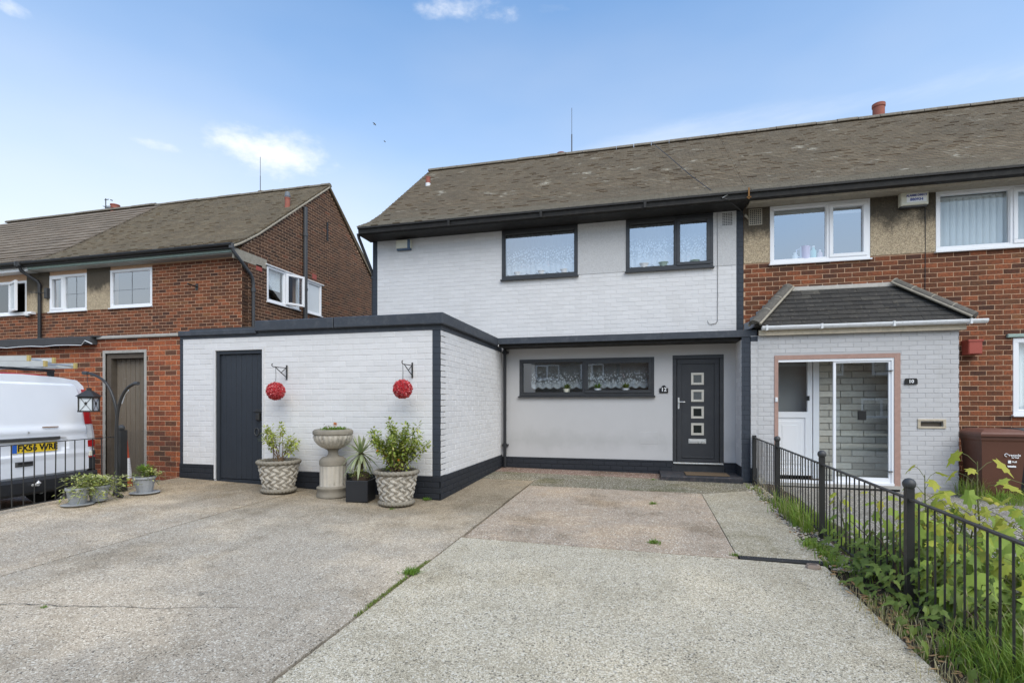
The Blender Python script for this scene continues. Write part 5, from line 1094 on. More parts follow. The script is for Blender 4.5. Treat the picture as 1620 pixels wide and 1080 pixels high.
# ================================================================== PLANTERS
def weave_pot(x, y, label, rz):
    z0 = gz(x, y) + .004; t = thing('stone_planter', label, 'planter', (x, y, z0), 'basket weave planters'); H_ = .46; rb, rt = .205, .285
    prof = lambda h: rb + (rt - rb) * (h ** .8); m = MB(); m.lathe([(0, .03), (rb * .98, .03)] + [(prof(k / 10) - .016, .03 + (H_ - .05) * k / 10) for k in range(11)] + [(rt - .06, H_ - .02), (rt - .065, H_ - .07), (0, H_ - .07)], (x, y, z0), 48); body = smooth(m.build('body', 'stone_pot', t))
    m = MB(); NS = 13; K = 28; wv = .36
    for dr_ in (1, -1):
        for s_ in range(NS):
            prev = None
            for k in range(K + 1):
                h = k / K; th = rz + 2 * math.pi * s_ / NS + dr_ * h * 1.55; cross = math.cos(NS * dr_ * h * 1.55 + (0 if dr_ > 0 else math.pi) + math.pi * s_ * 0 ) 
                r_ = prof(h) - .004 + .011 * cross; zz = .045 + (H_ - .085) * h; hw = math.pi / NS * .56
                cur = [Vector((x + q * math.cos(th + o), y + q * math.sin(th + o), z0 + zz)) for o, q in ((-hw, r_ - .012), (-hw * .8, r_ + .002), (0, r_ + .005), (hw * .8, r_ + .002), (hw, r_ - .012))]
                if prev:
                    for i in range(4): m.face([prev[i], prev[i + 1], cur[i + 1], cur[i]])
                prev = cur
    bmm = m.build('weave', 'stone_pot', t, kind='stuff'); smooth(bmm, 50)
    for (rr, zz, tk, nm) in ((rt, H_ - .005, .034, 'rope_rim'), (rb + .012, .035, .036, 'rope_foot')):
        m = MB(); N1, N2 = 240, 10; base = 0
        for i in range(N1):
            th = 2 * math.pi * i / N1
            for k in range(N2):
                ph = 2 * math.pi * k / N2; q = tk * (.80 + .30 * abs(math.sin((th * 30 + ph * 1.6) * .5))); m.v.append((x + (rr + q * math.cos(ph)) * math.cos(th), y + (rr + q * math.cos(ph)) * math.sin(th), z0 + zz + q * .95 * math.sin(ph)))
        for i in range(N1):
            for k in range(N2): m.f.append((i * N2 + k, ((i + 1) % N1) * N2 + k, ((i + 1) % N1) * N2 + (k + 1) % N2, i * N2 + (k + 1) % N2)); m.r.append(0); m.mi.append(0)
        smooth(m.build(nm, 'stone_dark', t), 60)
    m = MB(); m.lathe([(0, H_ - .055), (rt - .05, H_ - .06)], (x, y, z0), 24); m.build('potting_soil', 'soil', t)
    return Vector((x, y, z0 + H_ - .05))
def shrub(c, label, nst, hgt, spread, nleaf, mats, cover='moss_green', lean=(0, 0), grp='shrubs in the weave planters', bias=.25):
    t = thing('potted_shrub', label, 'shrub', c, grp); st = MB(); fo = [MB() for _ in mats]
    for s_ in range(nst):
        an = 2 * math.pi * s_ / nst + rv(-.4, .4); out = spread * rv(.35, 1); h = hgt * rv(.6, 1) * (1 - .35 * out / spread); pts = []
        p0 = Vector((rv(-.05, .05), rv(-.05, .05), 0)); tip = Vector((math.cos(an) * out + lean[0], math.sin(an) * out * .8 + lean[1], h))
        for k in range(7):
            u = k / 6; pts.append(c + p0.lerp(tip, u) + Vector((noise.noise((s_, u * 3, 1)) * .05, noise.noise((s_, u * 3, 5)) * .05, .08 * h * math.sin(u * 3)))) 
        st.tube(pts, [.008 * (1 - .8 * k / 6) for k in range(7)], 5)
        for l in range(nleaf):
            u = bias + (1 - bias) * random.random() ** .7; i = min(int(u * 6), 5); p = pts[i].lerp(pts[i + 1], u * 6 - i); d = Vector((rv(-1, 1), rv(-1, 1), rv(-.5, .9))).normalized()
            p = p + d * rv(.01, .06 + .05 * (1 - u)); leaf_faces(random.choice(fo), p, d, Vector((0, 0, 1)), rv(.038, .062), rv(.024, .036), random.random(), 'oval', .2, .25)
    st.build('stems', 'twig', t, kind='stuff')
    for f, m_ in zip(fo, mats):
        if f.f: f.build('foliage', m_, t, rnd=True, kind='stuff')
    m = MB()
    for i in range(260):
        an, r_ = rv(0, 6.28), .19 * random.random() ** .6; p = c + Vector((math.cos(an) * r_, math.sin(an) * r_, .0)); d = Vector((rv(-1, 1), rv(-1, 1), rv(.3, 1.2))); leaf_faces(m, p, d, Vector((0, 0, 1)), rv(.02, .04), .008, random.random())
    m.build('ground_cover', cover, t, rnd=True, kind='stuff'); return t
pA = weave_pot(-5.32, 6.66, 'stone basket weave planter with sparse shrub beside the plank door', .2)
pB = weave_pot(-3.32, 6.56, 'stone basket weave planter with dense shrub near the corner strip', .0)
shrub(pA, 'sparse pale green variegated shrub in the planter beside the plank door', 13, .70, .36, 62, ['leaf_varieg', 'leaf_varieg'], bias=.45, lean=(-.03, 0))
shrub(pB, 'dense yellow-green leafy shrub in the planter near the corner strip', 24, .90, .46, 150, ['leaf_varieg_green', 'leaf_varieg', 'leaf_varieg_green'], bias=.18, lean=(.03, 0))
m = MB()
for i in range(3):
    p = pB + Vector((rv(-.25, .25), -.12 + rv(-.08, .1), rv(.2, .5)))
    for k in range(5): leaf_faces(m, p, Vector((math.cos(k * 1.26), -.4, math.sin(k * 1.26))), Vector((0, -1, 0)), .022, .013, .5)
tag(m.build('orange_blossom', 'petal_orange'), 'orange blossoms scattered in the dense potted shrub', 'flower')['kind'] = 'stuff'
# urn on pedestal
ux, uy = -4.43, 6.72; uz = gz(ux, uy) + .003
urn = thing('garden_urn', 'fluted stone bowl urn on a column pedestal against the white wall', 'urn', (ux, uy, uz))
m = MB(); m.lathe([(0, 0), (.232, 0), (.235, .03), (.225, .045), (.222, .10), (.232, .115), (.232, .135), (.215, .15), (.205, .16)], (ux, uy, uz), 72, lambda th, i: 1 + (.012 * math.cos(th * 40) if 3 <= i <= 4 else 0)); smooth(m.build('base', 'stone_dark', urn))
m = MB(); m.lathe([(.192, .155), (.188, .19), (.188, .42), (.186, .46)], (ux, uy, uz), 96, lambda th, i: 1 - (.055 * max(0, math.cos(th * 16)) ** .6 if i in (1, 2) else 0)); smooth(m.build('column', 'stone_pot', urn), 60)
m = MB(); m.lathe([(.186, .46), (.196, .465), (.196, .515), (.185, .545), (.15, .575), (.10, .585), (.075, .615), (.07, .655), (.085, .685), (.115, .70)], (ux, uy, uz), 48); smooth(m.build('cap', 'stone_dark', urn), 60)
m = MB(); m.lathe([(.10, .70), (.16, .72), (.215, .765), (.255, .82), (.272, .875), (.268, .905)], (ux, uy, uz), 120, lambda th, i: 1 + (.085 * (abs(math.cos(th * 11)) - .6) if 0 < i < 5 else 0)); smooth(m.build('bowl', 'stone_pot', urn), 60)
m = MB(); m.lathe([(.262, .90), (.285, .915), (.287, .955), (.278, .968), (.262, .985), (.245, .985), (.225, .95), (0, .945)], (ux, uy, uz), 64); smooth(m.build('rim', 'stone_dark', urn), 50)
c = Vector((ux, uy, uz + .955)); t = thing('urn_flowers', 'small green bedding plants with one orange bloom in the urn', 'flowers', c); m = MB()
for i in range(420):
    p = c + Vector((rv(-.14, .17), rv(-.15, .15), rv(0, .04))); d = Vector((rv(-1, 1), rv(-1, 1), rv(.2, 1.5))); leaf_faces(m, p, d, Vector((0, 0, 1)), rv(.03, .06), rv(.010, .016), random.random())
m.build('leaves', 'leaf_weed', t, rnd=True, kind='stuff'); m = MB(); q = c + Vector((.10, -.10, .10))
for i in range(60):
    d = Vector((rv(-1, 1), rv(-1, 1), rv(-.3, 1))); leaf_faces(m, q + d * .012, d, Vector((0, 0, 1)), .03, .014, .5)
m.build('bloom', 'petal_orange', t); m = MB()
for k in range(7):
    q = c + Vector((rv(-.13, 0), -.1 + rv(-.04, .08), 0)); q2 = q + Vector((rv(-.03, .03), 0, rv(.07, .12))); m.tube([q, q2], .002, 4)
    for i in range(6): leaf_faces(m, q2, Vector((rv(-1, 1), rv(-1, 1), .5)), Vector((0, 0, 1)), .018, .008, .4)
m.build('seed_heads', 'twig', t)
# square black pot with yucca
bx, by = -3.90, 6.60; bz = gz(bx, by) + .003; rz = R(9)
t = thing('square_pot', 'square glossy black planter between the urn and the planter', 'planter', (bx, by, bz)); m = MB(); s_ = .158
def sq(h, zz): return [Vector((bx + a * math.cos(rz) - b * math.sin(rz), by + a * math.sin(rz) + b * math.cos(rz), bz + zz)) for a, b in ((-h, -h), (h, -h), (h, h), (-h, h))]
rings = [sq(s_ * .97, 0), sq(s_, .012), sq(s_, .295), sq(s_ - .006, .303), sq(s_ - .016, .303), sq(s_ - .02, .25)]
for q, w in zip(rings[:-1], rings[1:]):
    for i in range(4): m.face([q[i], q[(i + 1) % 4], w[(i + 1) % 4], w[i]])
m.face(rings[0][::-1]); m.build('shell', 'black_plastic', t); m = MB(); m.face(sq(s_ - .02, .27)); m.build('potting_soil', 'soil', t)
c = Vector((bx, by, bz + .29)); t = thing('yucca', 'small spiky yucca on a brown trunk in the black pot', 'yucca', c); m = MB()
m.tube([c, c + Vector((.005, 0, .15)), c + Vector((.0, 0, .30)), c + Vector((-.005, 0, .40))], [.036, .032, .034, .03], 10); smooth(m.build('trunk', 'bark', t)); cr = c + Vector((0, 0, .38))
for i in range(46):
    u = i / 46; an = i * 2.4; el_ = R(80) - u * R(125); d = Vector((math.cos(an) * math.cos(el_), math.sin(an) * math.cos(el_), math.sin(el_))); L_ = rv(.22, .31); wd = .016; s2 = d.cross(Vector((0, 0, 1))).normalized(); m = MB(); pv = None
    for k in range(5):
        q = cr + d * (L_ * k / 4) + Vector((0, 0, -.10 * (k / 4) ** 2 * (1 - math.sin(el_)))); ww = wd * (.75 + .5 * math.sin(k / 4 * math.pi)) * (1 if k < 4 else .05); cur = [q - s2 * ww, q - Vector((0, 0, .004)), q + s2 * ww]
        if pv: m.face([pv[0], pv[1], cur[1], cur[0]]); m.face([pv[1], pv[2], cur[2], cur[1]])
        pv = cur
    m.build('leaf', 'yucca_leaf', t)
t = thing('trailing_plant', 'small trailing green plant around the base of the yucca', 'plant', c); m = MB(); m.lathe([(.12, -.03), (.135, .03), (.12, .10), (.05, .13), (0, .13)], c, 14); smooth(m.build('root_ball', 'soil', t)); m = MB()
for i in range(560):
    an = rv(0, 6.28); d0 = Vector((math.cos(an), math.sin(an), 0)); p = c + d0 * rv(.06, .165) + Vector((0, 0, rv(.05, .17))); d = d0 * rv(.3, 1) + Vector((rv(-.5, .5), rv(-.5, .5), rv(-.3, .9))); leaf_faces(m, p, d, Vector((0, 0, 1)), rv(.022, .036), .011, random.random())
m.build('leaves', 'leaf_varieg_green', t, rnd=True, kind='stuff')
# three small grey pots
def grey_pot(x, y, label, saucer=True, s=1, tilt=0):
    z0 = gz(x, y) + .004; t = thing('grey_pot', label, 'pot', (x, y, z0), 'small grey ribbed pots'); H_ = .20 * s; m = MB()
    m.lathe([(0, .02), (.088 * s, .02), (.118 * s, H_), (.132 * s, H_), (.132 * s, H_ + .028), (.115 * s, H_ + .028), (.108 * s, H_ - .02), (0, H_ - .02)], (x, y, z0), 48, lambda th, i: 1 + (.012 * (1 if math.sin(th * 12) > 0 else -1) if i in (1, 2) else 0)); m.build('body', 'stone_grey_pot', t)
    if saucer: m = MB(); m.lathe([(0, 0), (.15 * s, 0), (.175 * s, .018), (.165 * s, .022), (0, .018)], (x, y, z0), 28); smooth(m.build('saucer', 'stone_grey_pot', t))
    m = MB(); m.lathe([(0, H_ - .015), (.108 * s, H_ - .018)], (x, y, z0), 20); m.build('potting_soil', 'soil', t); return Vector((x, y, z0 + H_))
q1 = grey_pot(-7.02, 5.02, 'grey ribbed pot on a saucer by the railings, trailing plant beside it'); q2 = grey_pot(-6.97, 5.24, 'grey ribbed pot without saucer behind another grey pot', False, .97); q3 = grey_pot(-6.93, 5.86, 'grey ribbed pot on a saucer right of the lantern stand', True, 1.08)
def trailing(c, label, n, sx, sy, zlo, mats, upr=.12):
    t = thing('trailing_ivy', label, 'plant', c); fo = [MB() for _ in mats]; st = MB()
    for s_ in range(n):
        e = Vector((rv(*sx), rv(*sy), rv(zlo, upr))); mid = e * .45 + Vector((0, 0, rv(.04, .12))); pts = [c, c + mid * .6, c + mid, c + e]
        for p in pts: p.z = max(p.z, gz(p.x, p.y) + .012)
        st.tube(pts, .003, 4)
        for l in range(26):
            u = rv(.15, 1) * 3; i = min(int(u), 2); p = pts[i].lerp(pts[i + 1], u - i) + Vector((rv(-.03, .03), rv(-.03, .03), rv(-.01, .04))); p.z = max(p.z, gz(p.x, p.y) + .015)
            leaf_faces(random.choice(fo), p, Vector((rv(-1, 1), rv(-1, .5), rv(-.3, .8))), Vector((0, -.3, 1)), rv(.03, .048), rv(.014, .022), random.random(), 'ivy')
    st.build('stems', 'stem_green', t, kind='stuff')
    for f, m_ in zip(fo, mats): f.build('leaves', m_, t, rnd=True, kind='stuff')
trailing((q1 + q2) / 2, 'cream variegated ivy spilling from the paired grey pots onto the concrete', 78, (-.28, .32), (-.34, .58), -.20, ['leaf_ivy_pale', 'leaf_ivy_pale', 'leaf_varieg'])
trailing(q3, 'pale ivy at the rim of the grey pot right of the lantern stand', 12, (-.12, .30), (-.1, .2), -.12, ['leaf_ivy_pale', 'leaf_varieg'])
t = thing('green_plant', 'bushy bright green plant in the grey pot right of the lantern stand', 'plant', q3); m = MB()
for i in range(420):
    d = Vector((rv(-1, 1), rv(-1, 1), rv(-.1, 1.3))).normalized(); p = q3 + Vector((0, 0, .07)) + d * rv(.02, .12); leaf_faces(m, p, d, Vector((0, 0, 1)), rv(.03, .05), .017, random.random())
m.build('leaves', 'leaf_weed', t, rnd=True, kind='stuff')

# ================================================================== RAILINGS AND FENCE
def railing(name, label, x, ys, y_end, zt, post_w, ball, bar, spacing, grp=None, topw=.02, xs_=None):
    """posts at ys (near to far), rails and bars between, following the fall of the ground along y"""
    t = thing(name, label, 'fence', (x, ys[0], gz(x, ys[0]))); g0 = lambda y: gz(x, y)
    for (ypost, wp, hp) in ys_posts(ys, post_w):
        z0 = g0(ypost); m = MB(); m.wbox(x - wp / 2, x + wp / 2, ypost - wp / 2, ypost + wp / 2, z0 - .15, z0 + hp - ball * 1.7, ch=0); p = m.build('post', 'iron_black', t)
        m = MB(); zc = z0 + hp - ball; m.lathe([(.001, -ball)] + [(ball * math.cos(k * math.pi / 14), ball * math.sin(k * math.pi / 14)) for k in range(-6, 7)] + [(.001, ball)], (x, ypost, zc), 20); m.lathe([(wp * .5, -ball * 1.0), (wp * .3, -ball * .7)], (x, ypost, zc), 16); smooth(m.build('ball_finial', 'iron_grey', p))
    return t
def ys_posts(ys, w): return [(y, w, .97) for y in ys]
def span(t, x, y0, y1, zt, bar, spacing, rail_w=.034, rail_h=.012, zb=.07):
    g0 = lambda y: gz(x, y)
    for (zz, w, h) in ((zt, rail_w, rail_h), (zb, rail_w * .9, rail_h)):
        m = MB(); a, b = (y0, g0(y0) + zz), (y1, g0(y1) + zz)
        m.prism([Vector((x - w / 2, a[0], a[1] - h)), Vector((x + w / 2, a[0], a[1] - h)), Vector((x + w / 2, a[0], a[1])), Vector((x - w / 2, a[0], a[1]))], (0, b[0] - a[0], b[1] - a[1])); m.build('rail', 'iron_black', t)
    n = max(1, round((y1 - y0) / spacing)); ml = zt - zb - .004
    m = MB(); m.tube([(0, 0, 0), (0, 0, ml)], bar, 8, True); o = m.build('baluster', 'iron_black', t); d = o.data; smooth(o); bpy.data.objects.remove(o)
    for i in range(1, n):
        y = y0 + (y1 - y0) * i / n; o = link('baluster', d, t); o.location = (x + rv(-.002, .002), y, g0(y) + zb - .008); o.rotation_euler = (rv(-.006, .006), rv(-.006, .006), 0)
FX_ = 1.95
fn = railing('iron_fence', 'black metal fence with ball-topped posts along the right drive edge', FX_, [2.55, 4.45, 6.36, 8.28], 0, .82, .051, .044, .007, .1)
m = MB(); m.wbox(FX_ - .03, FX_ + .03, 10.10 - .27, 10.16 - .27, -.1, gz(FX_, 10) + .85); m.build('post', 'iron_black', fn)
for (a, b) in ((.3, 2.52), (2.58, 4.42), (4.48, 6.33), (6.39, 8.25), (8.31, 9.83)): span(fn, FX_, a, b, .82, .0068, .108)
rl = railing('iron_railing', 'black iron railings in front of the white van', -7.36, [5.86], 0, .82, .10, .045, .007, .1)
span(rl, -7.36, 1.2, 5.70, .81, .0068, .118, .02, .010, .055)
m = MB(); m.tube([(-7.36, 5.70, gz(-7.36, 5.7) + .80), (-7.36, 5.86, gz(-7.36, 5.8) + .80)], .008, 6); m.build('rail', 'iron_black', rl)
m = MB(); m.wbox(-7.44, -7.40, 1.2, 4.75, -.12, .075); m.build('edging_board', 'wood_dark', rl)
# wire mesh between railing post and wall
t = thing('wire_mesh', 'fine wire mesh panel fencing between railing post and brick outhouse', 'fence', (-7.4, 6.4, .15)); m = MB(); A, B = Vector((-7.36, 5.92, .14)), Vector((-7.66, 7.03, .17))
for i in range(46): p = A.lerp(B, i / 45); m.tube([p, p + Vector((0, 0, .86))], .0011, 3, False)
for j in range(35): q = Vector((0, 0, .02 + j * .025)); m.tube([A + q, B + q], .0011, 3, False)
m.build('wires', 'iron_grey', t, kind='stuff')
# curved lantern stand
t = thing('lantern_stand', 'curved black tube stand with two arching arms beside the railings', 'stand', (-7.2, 5.62, .12)); yb = 5.66
def arcpts(pts, n=6):
    P = [Vector(p) for p in pts]; out = []
    for i in range(len(P) - 1):
        p0, p1, p2, p3 = P[max(i - 1, 0)], P[i], P[i + 1], P[min(i + 2, len(P) - 1)]
        for k in range(n):
            u = k / n; out.append(.5 * ((2 * p1) + (p2 - p0) * u + (2 * p0 - 5 * p1 + 4 * p2 - p3) * u * u + (3 * p1 - p0 - 3 * p2 + p3) * u ** 3))
    return out + [P[-1]]
g_ = .145
m = MB(); m.tube(arcpts([(-6.92, 5.52, g_), (-7.03, 5.55, g_), (-7.13, 5.60, g_ + .05), (-7.205, 5.66, g_ + .20), (-7.225, 5.68, g_ + .5), (-7.225, 5.68, 1.0), (-7.20, 5.68, 1.30), (-7.13, 5.68, 1.50), (-7.03, 5.68, 1.63), (-6.90, 5.68, 1.695), (-6.83, 5.68, 1.70)]), .021, 10); smooth(m.build('pole', 'iron_black', t))
m = MB(); m.tube(arcpts([(-7.16, 5.58, g_), (-7.22, 5.66, g_ + .05), (-7.26, 5.73, g_ + .2), (-7.275, 5.73, .6), (-7.275, 5.73, 1.1), (-7.31, 5.73, 1.40), (-7.42, 5.73, 1.64), (-7.56, 5.73, 1.77), (-7.75, 5.73, 1.845), (-7.86, 5.73, 1.86)]), .018, 10); smooth(m.build('rear_pole', 'iron_black', t))
m = MB(); m.tube([(-7.91, 5.73, 1.865), (-7.82, 5.73, 1.858)], .026, 8); m.tube([(-6.90, 5.68, 1.697), (-6.83, 5.68, 1.70)], .024, 8); m.build('end_cap', 'iron_grey', t)
m = MB(); m.tube(arcpts([(-7.17, 5.70, 1.42), (-7.12, 5.70, 1.54), (-7.05, 5.70, 1.61)]), .019, 8); m.build('white_clip', 'upvc', t)
lx, ly, lz = -7.80, 5.73, 1.295
t = thing('hanging_lantern', 'small black four-sided lantern hanging in front of the white van', 'lantern', (lx, ly, lz)); h = .098; rl_ = R(28)
def lq(h_, z_): return [Vector((lx + a * math.cos(rl_) - b * math.sin(rl_), ly + a * math.sin(rl_) + b * math.cos(rl_), lz + z_)) for a, b in ((-h_, -h_), (h_, -h_), (h_, h_), (-h_, h_))]
m = MB()
for (q, w) in ((lq(h, 0), lq(h, .02)), (lq(h, .2), lq(h, .225))):
    for i in range(4): m.face([q[i], q[(i + 1) % 4], w[(i + 1) % 4], w[i]])
    m.face(q[::-1]); m.face(w)
a_, b_ = lq(h - .01, .0), lq(h - .01, .225)
for i in range(4): m.tube([a_[i], b_[i]], .011, 4)
for i in range(4): p = (a_[i] + a_[(i + 1) % 4]) / 2; m.tube([a_[i].lerp(a_[(i + 1) % 4], .03), b_[i].lerp(b_[(i + 1) % 4], .97)], .003, 4); m.tube([a_[i].lerp(a_[(i + 1) % 4], .97), b_[i].lerp(b_[(i + 1) % 4], .03)], .003, 4)
m.build('cage', 'iron_black', t); m = MB(); q, w, e = lq(h * 1.2, .225), lq(h * .75, .27), lq(.02, .32)
for (s1, s2) in ((q, w), (w, e)):
    for i in range(4): m.face([s1[i], s1[(i + 1) % 4], s2[(i + 1) % 4], s2[i]])
m.face(q[::-1]); m.face(e); m.tube([(lx, ly, lz + .31), (lx, ly, lz + .35)], .03, 8); m.build('roof', 'iron_black', t); m = MB(); a_, b_ = lq(h - .016, .02), lq(h - .016, .2)
for i in range(4): m.face([a_[i], a_[(i + 1) % 4], b_[(i + 1) % 4], b_[i]])
m.build('panes', 'glass_frost_pale', t); m = MB(); m.tube([(lx, ly, lz + .34), (lx - .03, ly, lz + .45), (lx - .04, ly, 1.85)], .004, 5); m.build('hook', 'iron_black', t)
m = MB()
for i in range(4): p = (a_[i] + a_[(i + 1) % 4]) / 2 + Vector((0, 0, .10)); m.lathe([(0, -.02), (.015, -.01), (.02, .01), (0, .03)], p, 8)
m.build('motif', 'iron_black', t)
# traffic cone
cx, cy = -8.0, 6.42; cz = -.07; t = thing('traffic_cone', 'orange and white traffic cone behind the black railing post', 'traffic cone', (cx, cy, cz)); m = MB(); m.wbox(cx - .17, cx + .17, cy - .17, cy + .17, cz, cz + .04, ch=.01); m.build('foot', 'rubber', t)
cr_ = lambda z_: .125 - .09 * (z_ / .95)
for (z0, z1, mm, nm) in ((.04, .30, 'cone_orange', 'cone_base'), (.30, .62, 'flat_white', 'reflective_sleeve'), (.62, .95, 'cone_orange', 'cone_tip')):
    m = MB(); m.lathe([(cr_(z0) + (.003 if 'sleeve' in nm else 0), z0), (cr_(z1) + (.003 if 'sleeve' in nm else 0), z1)] + ([(0, z1)] if z1 > .9 else []), (cx, cy, cz), 24); smooth(m.build(nm, mm, t))

# ================================================================== VAN (parked across, rear towards the drive)
vang = math.atan2(.995, -.1)                      # direction of the rear face, near to far
VD = Vector((-.1, .995, 0)).normalized(); VO = Vector((-8.07 + .1 * 1.33, 5.48 - .995 * 1.33, -.09)); VNv = Vector((VD.y, -VD.x, 0))
FV = Fr(VO, VD, VNv)                                # a: 0..1.9 across the tail, n: outwards to the rear
van = thing('parked_van', 'white panel van with rear door, red tail lights and yellow number plate', 'van', FV.p(.95, 0, -1), rz=0)
Wd = 1.90
sec = [(.0, .30), (.0, .75), (.02, 1.15), (.055, 1.60), (.085, 1.77), (.17, 1.855), (.45, 1.89), (.95, 1.905)]
half = [(a, z) for a, z in sec]; ring_ = half + [(Wd - a, z) for a, z in half[::-1][1:]]
def vring(n, sh=0, top=0): return [FV.p(a + (Wd / 2 - a) * sh, z - top * max(0, (z - 1.2)), n - .12 * max(0, z - 1.0) / .9 * (1 if n > -.3 else 0)) for a, z in ring_]
m = MB(); secs = [vring(.0), vring(-.06), vring(-.5), vring(-3.0), vring(-3.5, .02, .1), vring(-4.1, .05, .62), vring(-4.7, .12, .75)]; n = len(ring_)
for a, b in zip(secs[:-1], secs[1:]):
    for i in range(n - 1): m.face([a[i], a[i + 1], b[i + 1], b[i]][::-1])
    m.face([a[n - 1], a[0], b[0], b[n - 1]][::-1])
m.face(secs[-1]); m.face(secs[0][::-1]); body = smooth(m.build('body', 'van_paint', van), 35)
def tail_n(z): return -.12 * max(0, z - 1.0) / .9
def sect_a(z):
    for (p, q) in zip(sec[:-1], sec[1:]):
        if p[1] <= z <= q[1]: return p[0] + (q[0] - p[0]) * (z - p[1]) / (q[1] - p[1])
    return .0
# tailgate skin: a grid with pressed ridges and recess
m = MB(); NA, NZ = 40, 44; g = {}
for j in range(NZ + 1):
    z_ = .50 + (1.80 - .50) * j / NZ
    e = sect_a(z_) + .035 + (.06 if z_ > .98 else 0) + (.05 * max(0, (z_ - 1.70) / .1) ** 2) + (.04 * max(0, (.56 - z_) / .06) ** 2)
    for i in range(NA + 1):
        a = e + (Wd - 2 * e) * i / NA; d = .028
        if 1.06 < z_ < 1.20: d += .022 * math.sin((z_ - 1.06) / .14 * math.pi)                # waist ridge
        if .80 < z_ < 1.02 and .45 < a < 1.45: d -= .030                                       # plate recess
        if .74 < z_ < .80: d += .010
        if i in (0, NA) or j in (0, NZ): d = .004
        g[i, j] = len(m.v); m.v.append(tuple(FV.p(a, z_, tail_n(z_) + d)))
for j in range(NZ):
    for i in range(NA): m.f.append((g[i, j], g[i + 1, j], g[i + 1, j + 1], g[i, j + 1])); m.r.append(0); m.mi.append(0)
tg = smooth(m.build('tailgate', 'van_paint', van), 30)
m = MB(); m.box(FV, .55, 1.36, 1.0, 1.045, .0, .045, ch=.01); m.build('grab_trim', 'iron_grey', tg)
pc = 1.05; FVp = FV
m = MB(); m.box(FV, pc - .29, pc + .29, .845, .965, .0, .012, ch=.002); pl = m.build('number_plate', 'plate_yellow', tg); m = MB(); m.box(FV, pc - .29, pc - .235, .846, .964, .012, .014); m.build('plate_band', 'plate_blue', pl); text_obj('registration', 'FX56 WRE', .115, 'flat_black', pl, FV, pc + .03, .905, .014, .001, .0035, .98)
m = MB(); m.box(FV, .78, 1.0, .665, .73, .0, .05, ch=.015); m.build('door_handle', 'iron_grey', tg); m = MB(); m.box(FV, .80, .98, .70, .722, .04, .056, ch=.004); m.build('handle_recess', 'flat_black', tg)
m = MB(); m.box(FV, 1.12, 1.33, 1.173, 1.186, .03, .046, ch=.003); m.build('rust_streak', 'rust', tg)
m = MB(); m.lathe([(0, 0), (.022, 0)], (0, 0, 0), 3); m.v = [tuple(FV.p(.93 + q[0], 1.115 + q[1], .052)) for q in m.v]; m.build('badge', 'alu', tg)
for sgn in (0, 1):
    P = lambda a, z_, n_: FV.p(a if not sgn else Wd - a, z_, n_)
    for (nm, mm, z0, z1) in (('tail_light', 'lamp_red', 1.20, 1.72), ('reversing_light', 'lamp_clear', .965, 1.195), ('fog_light', 'lamp_red', .86, .96)):
        m = MB(); K = 6; pv = None
        for k in range(K + 1):
            z_ = z0 + (z1 - z0) * k / K; a0 = sect_a(z_); w = .12 if z_ < 1.2 else .12 * (1 - .6 * (z_ - 1.2) / .52); tn = tail_n(z_)
            cur = [P(a0 - .008, z_, tn - .10), P(a0 - .006, z_, tn + .012), P(a0 + w * .4, z_, tn + .036), P(a0 + w, z_, tn + .028), P(a0 + w, z_, tn)]
            if pv:
                for i in range(4): f_ = [pv[i], pv[i + 1], cur[i + 1], cur[i]]; m.face(f_ if not sgn else f_[::-1])
            else: m.face(cur)
            pv = cur
        m.face(pv[::-1]); smooth(m.build(nm, mm, van), 40)
m = MB(); m.box(FV, -.005, Wd + .005, .28, .50, -.3, .09, ch=.04); m.box(FV, -.006, .13, .50, .80, -.25, .03, ch=.02); m.box(FV, Wd - .13, Wd + .006, .50, .80, -.25, .03, ch=.02); m.build('bumper', 'black_plastic', van)
m = MB(); m.box(FV, Wd - .12, Wd - .02, .70, .73, .03, .036); m.build('reflector', 'lamp_red', van); m = MB(); m.tube([FV.p(.95, .40, .05), FV.p(.95, .42, .18)], .02, 8); m.lathe([(0, -.03), (.03, 0), (0, .035)], FV.p(.95, .44, .18), 10); m.build('tow_ball', 'steel', van)
m = MB(); m.box(FV, Wd - .115, Wd - .06, .72, .79, .02, .045, ch=.006); m.build('hinge', 'alarm_cream', van)
m = MB(); m.tube([FV.p(.55, 1.885, -.16), FV.p(.7, 1.902, -.15), FV.p(1.2, 1.902, -.15), FV.p(1.35, 1.885, -.16)], .016, 8); m.build('brake_light', 'lamp_red', van)
for nn in (-.75, -3.6):
    for a in (.02, Wd - .02):
        s1 = 1 if a > 1 else -1; c_ = FV.p(a - s1 * .10, .33, nn); ax = VD * s1; u = VNv; m = MB(); prof = [(.20, -.10), (.31, -.10), (.325, -.06), (.325, .06), (.31, .10), (.20, .10)]; N = 28
        for (rr, d_) in prof: m.v += [tuple(c_ + ax * d_ + u * (rr * math.cos(2 * math.pi * k / N)) + Vector((0, 0, rr * math.sin(2 * math.pi * k / N)))) for k in range(N)]
        for i in range(len(prof) - 1):
            for k in range(N): m.f.append((i * N + k, i * N + (k + 1) % N, (i + 1) * N + (k + 1) % N, (i + 1) * N + k)); m.r.append(0); m.mi.append(0)
        wh = smooth(m.build('wheel', 'rubber', van)); m = MB(); m.tube([c_ - ax * .05, c_ + ax * .09], .20, 20); m.build('rim', 'alu', wh)
for a_ in (-.003, Wd - .004):
    for n_ in (-1.2, -2.45, -3.35):
        m = MB(); m.box(FV, a_, a_ + .007, .45, 1.12, n_ - .006, n_ + .006); m.build('door_seam', 'flat_black', van)
    m = MB(); m.box(FV, a_ - .004, a_ + .012, .55, .62, -4.2, -.3, ch=.003); m.build('side_rubbing_strip', 'black_plastic', van)
